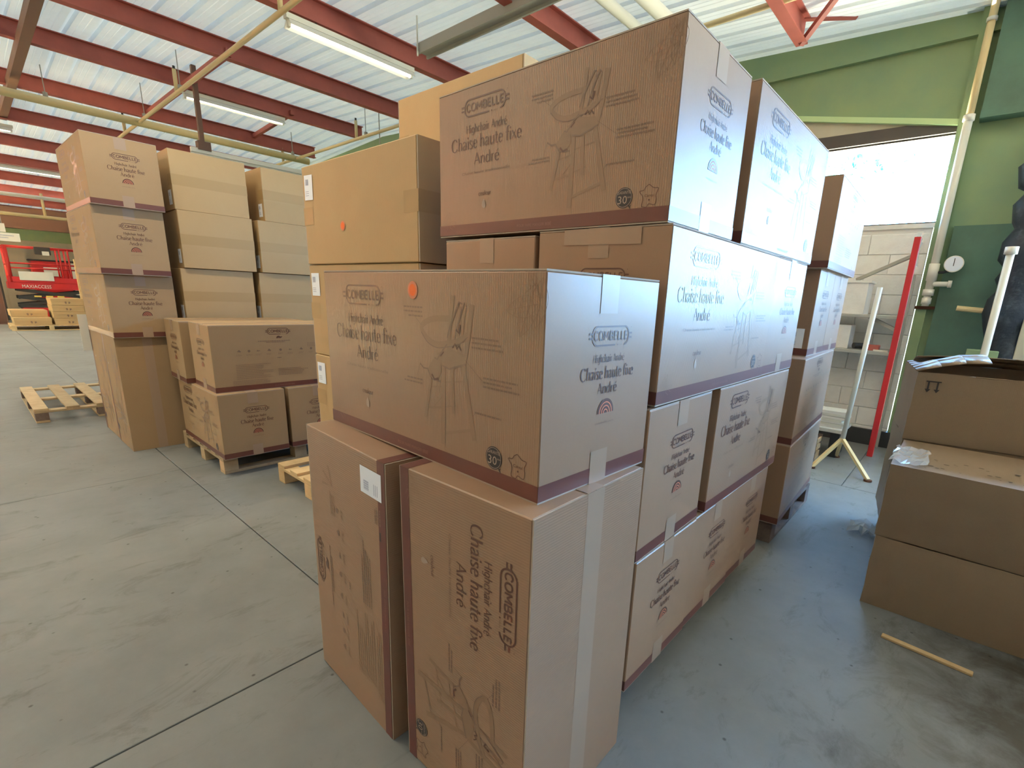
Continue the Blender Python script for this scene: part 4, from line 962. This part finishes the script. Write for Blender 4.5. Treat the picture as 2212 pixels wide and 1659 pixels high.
def steel(label, a, b, w, h, m_='steel_red', name='bridging_bar'):
    s = MB(); s.bar(a, b, w, h); return tag(s.build(name, M[m_]), label, 'steel bar', 'roof bridging bars')
steel('red bridging bar beside the hanging post', (-7.18, 2.05, 4.29), (-11.3, 2.05, 4.31), .06, .09)
steel('broad brown bridging bar over the open floor', (-7.18, .33, 4.29), (-13.4, .37, 4.22), .10, .13, 'steel_brown')
steel('red bridging bar between two purlins near the wall', (-9.1, 3.68, 4.40), (-11.3, 3.80, 4.37), .06, .07)
hp = thing('hanging_post', 'dark steel post hanging from the roof to the white rail', 'post', (-8.7, 2.09, 3.40))
s = MB(); s.box(-.03, .03, -.03, .03, .06, roof_z(-8.7)-3.40); s.build('post', M['steel_brown'], hp); boxobj('foot_bracket', (-.06, .06, -.07, .10, -.02, .10), M['steel_brown'], hp)
s = MB(); s.box(-8.73, -8.67, 1.93, 4.2, 3.34, 3.40); s.box(-8.73, -8.72, 1.93, 4.2, 3.30, 3.34); tag(s.build('white_rail', M['white']), 'white perforated rail behind the plain cartons, hung from the roof', 'rail')
steel('pale steel stay sloping down by the wall behind the plain carton', (-7.4, 5.45, 4.4), (-7.75, 5.5, 3.4), .09, .05, 'pipe_white', 'stay')

# ---------------------------------------------------------------- far end of the hall
cl = thing('steel_column', 'brown steel column at the far end, before the red lift', 'column', (-21.4, .10, 0))
s = MB(); ibeam(s, (0, 0, 0), (0, .001, 0), .01, .01); s = MB()
for b in ((-.09, .09, -.12, -.105), (-.09, .09, .105, .12), (-.006, .006, -.105, .105)): s.box(*b, 0, 3.95)
s.build('shaft', M['steel_brown'], cl); boxobj('base_plate', (-.14, .14, -.16, .16, 0, .015), M['steel_brown'], cl)
# red scissor lift
lf = thing('scissor_lift', 'red scissor lift with railed platform at the far end', 'lift', (-21.9, 1.40, 0))
def lp(nm, b, m_, par=None): return boxobj(nm, b, m_, par or lf, bevel=.004)
lp('chassis', (-.38, .38, -.80, .95, .22, .48), M['red']); lp('chassis_deck', (-.38, .38, -.85, 1.0, .48, .56), M['dark'])
for y in (-.62, .75):
    for x in (-.40, .40):
        s = MB(); s.tube([(x-.07, y, .19), (x+.07, y, .19)], .19, 16); s.build('wheel', M['dark'], lf, smooth=False)
for k, (za, zb) in enumerate(((.56, .80), (.78, 1.02))):
    for x in (-.3, .3):
        s = MB(); s.bar((x, -.85, za), (x, .95, zb), .05, .09); s.build('scissor_arm', M['dark'], lf); s = MB(); s.bar((x+.03, -.85, zb), (x+.03, .95, za), .05, .09); s.build('scissor_arm', M['dark'], lf)
for y in (-.42, -.16, .10): lp('warning_mark', (.385, .392, y-.08, y+.08, .80, .85), M['yellow'])
pf = lp('platform', (-.42, .42, -1.0, 1.05, 1.04, 1.24), M['red'])
lp('toe_board', (.42, .44, -1.0, 1.05, 1.24, 1.40), M['red'])
def lrail(a, b, r=.025):
    s = MB(); s.tube([a, b], r, 8); s.build('guard_rail', M['red'], lf, smooth=True)
for x in (.40, -.40):
    for z in (2.28, 1.80, 1.66): lrail((x, -.95, z), (x, 1.02, z), .026 if z > 2 else .018)
    for y in (-.92, .25, .45, 1.0): lrail((x, y, 1.24), (x, y, 2.28), .05 if y < -.9 else .022)
for y in (-.95, 1.02):
    for z in (2.28, 1.76): lrail((-.4, y, z), (.4, y, z))
lp('white_board', (.455, .47, -.74, .02, 1.30, 1.56), M['white'])
cb = lp('control_box', (.30, .48, -.30, .06, 2.08, 2.30), M['dark']); lp('control_panel', (.48, .485, -.14, .02, 2.06, 2.18), M['white'])
ik = Ink(); ik.text('MAXIACCESS', 0, 640, 0, 95, 0)
link('lettering', ik.mesh('lettering', lambda u, v, o_: (.422+o_*3, -.72+u, 1.075+v), [M['white']]), lf)
lp('lettering_panel', (.42, .4205, -.73, -.07, 1.07, 1.175), M['red'])
# stacked far cartons with printed handling marks
ik = Ink(); ik.poly([(0,0),(16,40),(34,34),(24,0)], 1); ik.disc((12, 40), 22, 1, 0, 10); ik.poly([(70,0),(70,58),(112,30),(86,0)], 1); ik.disc((92, 34), 20, 1, 0, 10)
fm_me = ik.mesh('handling_marks', lambda u, v, o_: (o_*2, u, v), INKS)
pallet('pale pallet at the far end under the flat cartons', -19.7, -18.55, .12, 1.66, 'y', 7, M['wood_new'], .12)
def flat(label, y0, y1, z0, z1, x1=-18.62):
    e = thing('flat_carton', label, 'carton', (x1-.45, (y0+y1)/2, z0), 0, 'flat cartons on the far pallet'); hy = (y1-y0)/2; h = z1-z0
    boxobj('body', (-.45, .45, -hy, hy, 0, h-.008), M['kraft_plain'], e, bevel=.004); boxobj('lid', (-.455, .455, -hy-.004, hy+.004, h*.55, h), M['kraft_plain'], e)
    o = link('handling_marks', fm_me, e, (.456, -.05, h*.2)); o.scale = (1, 1, 1.0)
flat('far flat carton lying alone at the low end of the pallet', .20, .92, .150, .34)
flat('far flat carton behind the lone one', .18, .90, .345, .52, -19.0)
for k in range(4): flat(('lowest', 'second', 'third', 'topmost')[k]+' of the four flat cartons piled at the far pallet', .98, 1.64, .150+.178*k, .150+.178*k+.174)
s = MB(); s.box(-19.45, -19.35, 1.70, 1.88, 0, 1.95); tag(s.build('wooden_board', M['wood_new'], bevel=.003), 'tall pale timber panel on edge beside the far cartons', 'panel')
sg = thing('hanging_sign', 'white hanging sign above the red lift', 'sign', (-20.0, .30, 2.34))
boxobj('sign_board', (-.02, .02, -.40, .45, 0, .22), M['white'], sg); boxobj('upper_board', (-.02, .02, -.30, .20, .235, .46), M['white'], sg)
ik = Ink(); ik.lines(-330, 360, 140, 2, 60, 18, 5, 21, .2); link('sign_lines', ik.mesh('sign_lines', lambda u, v, o_: (.021+o_, u, v), INKS), sg)
for y in (-.25, .15):
    s = MB(); s.tube([(0, y, .46), (0, y, roof_z(-20)-2.34)], .008, 6); s.build('hanger_rod', M['grey'], sg)
pipe('white pipe level along the far brown beam', [(-21.0, -6, 3.69), (-21.0, 5.4, 3.69)], .05, M['pipe_white'], 'far_pipe', 'pipes at the far end')
pf_ = thing('far_pipe', 'cream pipe below the white one at the far end', 'pipe', (-21.0, 0, 3.15), 0, 'pipes at the far end')
s = MB(); s.tube([(0, -6, 0), (0, 5.4, 0)], .05, 10); s.build('pipe_run', M['pipe'], pf_, smooth=True)
s = MB(); s.tube([(0, 1.46, 0), (0, 1.46, .66)], .035, 8); s.build('connector', M['pipe'], pf_, smooth=True)
tag(boxobj('deep_beam', (-25.4, -25.1, -9, 5.6, 3.02, 3.72), M['steel_brown']), 'deep brown beam across the far end above the green band', 'beam')
tag(boxobj('work_bench', (-22.3, -21.6, -.9, .0, .0, .72), M['grey'], bevel=.01), 'grey bench standing past the brown column', 'bench')
tag(boxobj('dark_cabinet', (-24.0, -23.2, -.8, .35, 0, 1.7), M['dark'], bevel=.01), 'dark cabinet in the far corner past the column', 'cabinet')
fc = thing('machine', 'red and white machine against the far wall behind the lift', 'machine', (-24.6, 2.1, 0))
boxobj('red_cabinet', (-.3, .3, -.9, .05, 0, 1.95), M['red'], fc, bevel=.01); boxobj('white_cabinet', (-.3, .3, .1, .9, 0, 1.92), M['white'], fc, bevel=.01); boxobj('dark_top', (-.32, .32, -.95, 1.3, 1.95, 2.0), M['dark'], fc); boxobj('side_panel', (-.3, .3, .9, 1.4, 0, 1.5), M['steel_red'], fc, bevel=.01)
boxobj('lamp_housing', (.3, .34, -.62, -.2, 1.45, 1.75), M['white'], fc, bevel=.01)
dd = thing('door_panel', 'pale door leaning on the far beige wall', 'door', (-25.8, .9, 0))
for b in ((-.02, .02, -.32, .32, 0, 2.2), (.02, .03, -.26, -.02, .2, 2.0), (.02, .03, .02, .26, .2, 2.0)): boxobj('panel', b, M['beige'], dd)
tag(boxobj('white_card', (-5.722, -5.716, -.035, .03, .76, 1.10), M['white']), 'white card sticking out behind the rear standing carton of the tower', 'card')

# ---------------------------------------------------------------- outside the window: a tree
tr = thing('tree', 'leafy tree outside the bright window', 'tree', (-2.0, 13.0, -.2))
s = MB(); s.tube([(0, 0, 0), (.1, 0, 2.2), (0, 0, 4.6)], [.14, .11, .05], 10); s.tube([(.1, 0, 2.4), (1.2, .1, 4.4)], [.06, .02], 8); s.build('trunk', M['bark'], tr, smooth=True)
s = MB(); rnd = random.Random(3)
for k in range(420):
    c = Vector((rnd.gauss(.1, .85), rnd.gauss(0, .6), 4.75+rnd.gauss(0, .16))); a = rnd.uniform(0, 6.28); b = Vector((math.cos(a), rnd.uniform(-.4, .4), math.sin(a)))*rnd.uniform(.04, .09); n_ = Vector((-b.z, .3, b.x))*.5
    s.quad((c-b, c+n_, c+b, c-n_))
o = s.build('foliage', M['leaf'], tr); o['kind'] = 'stuff'
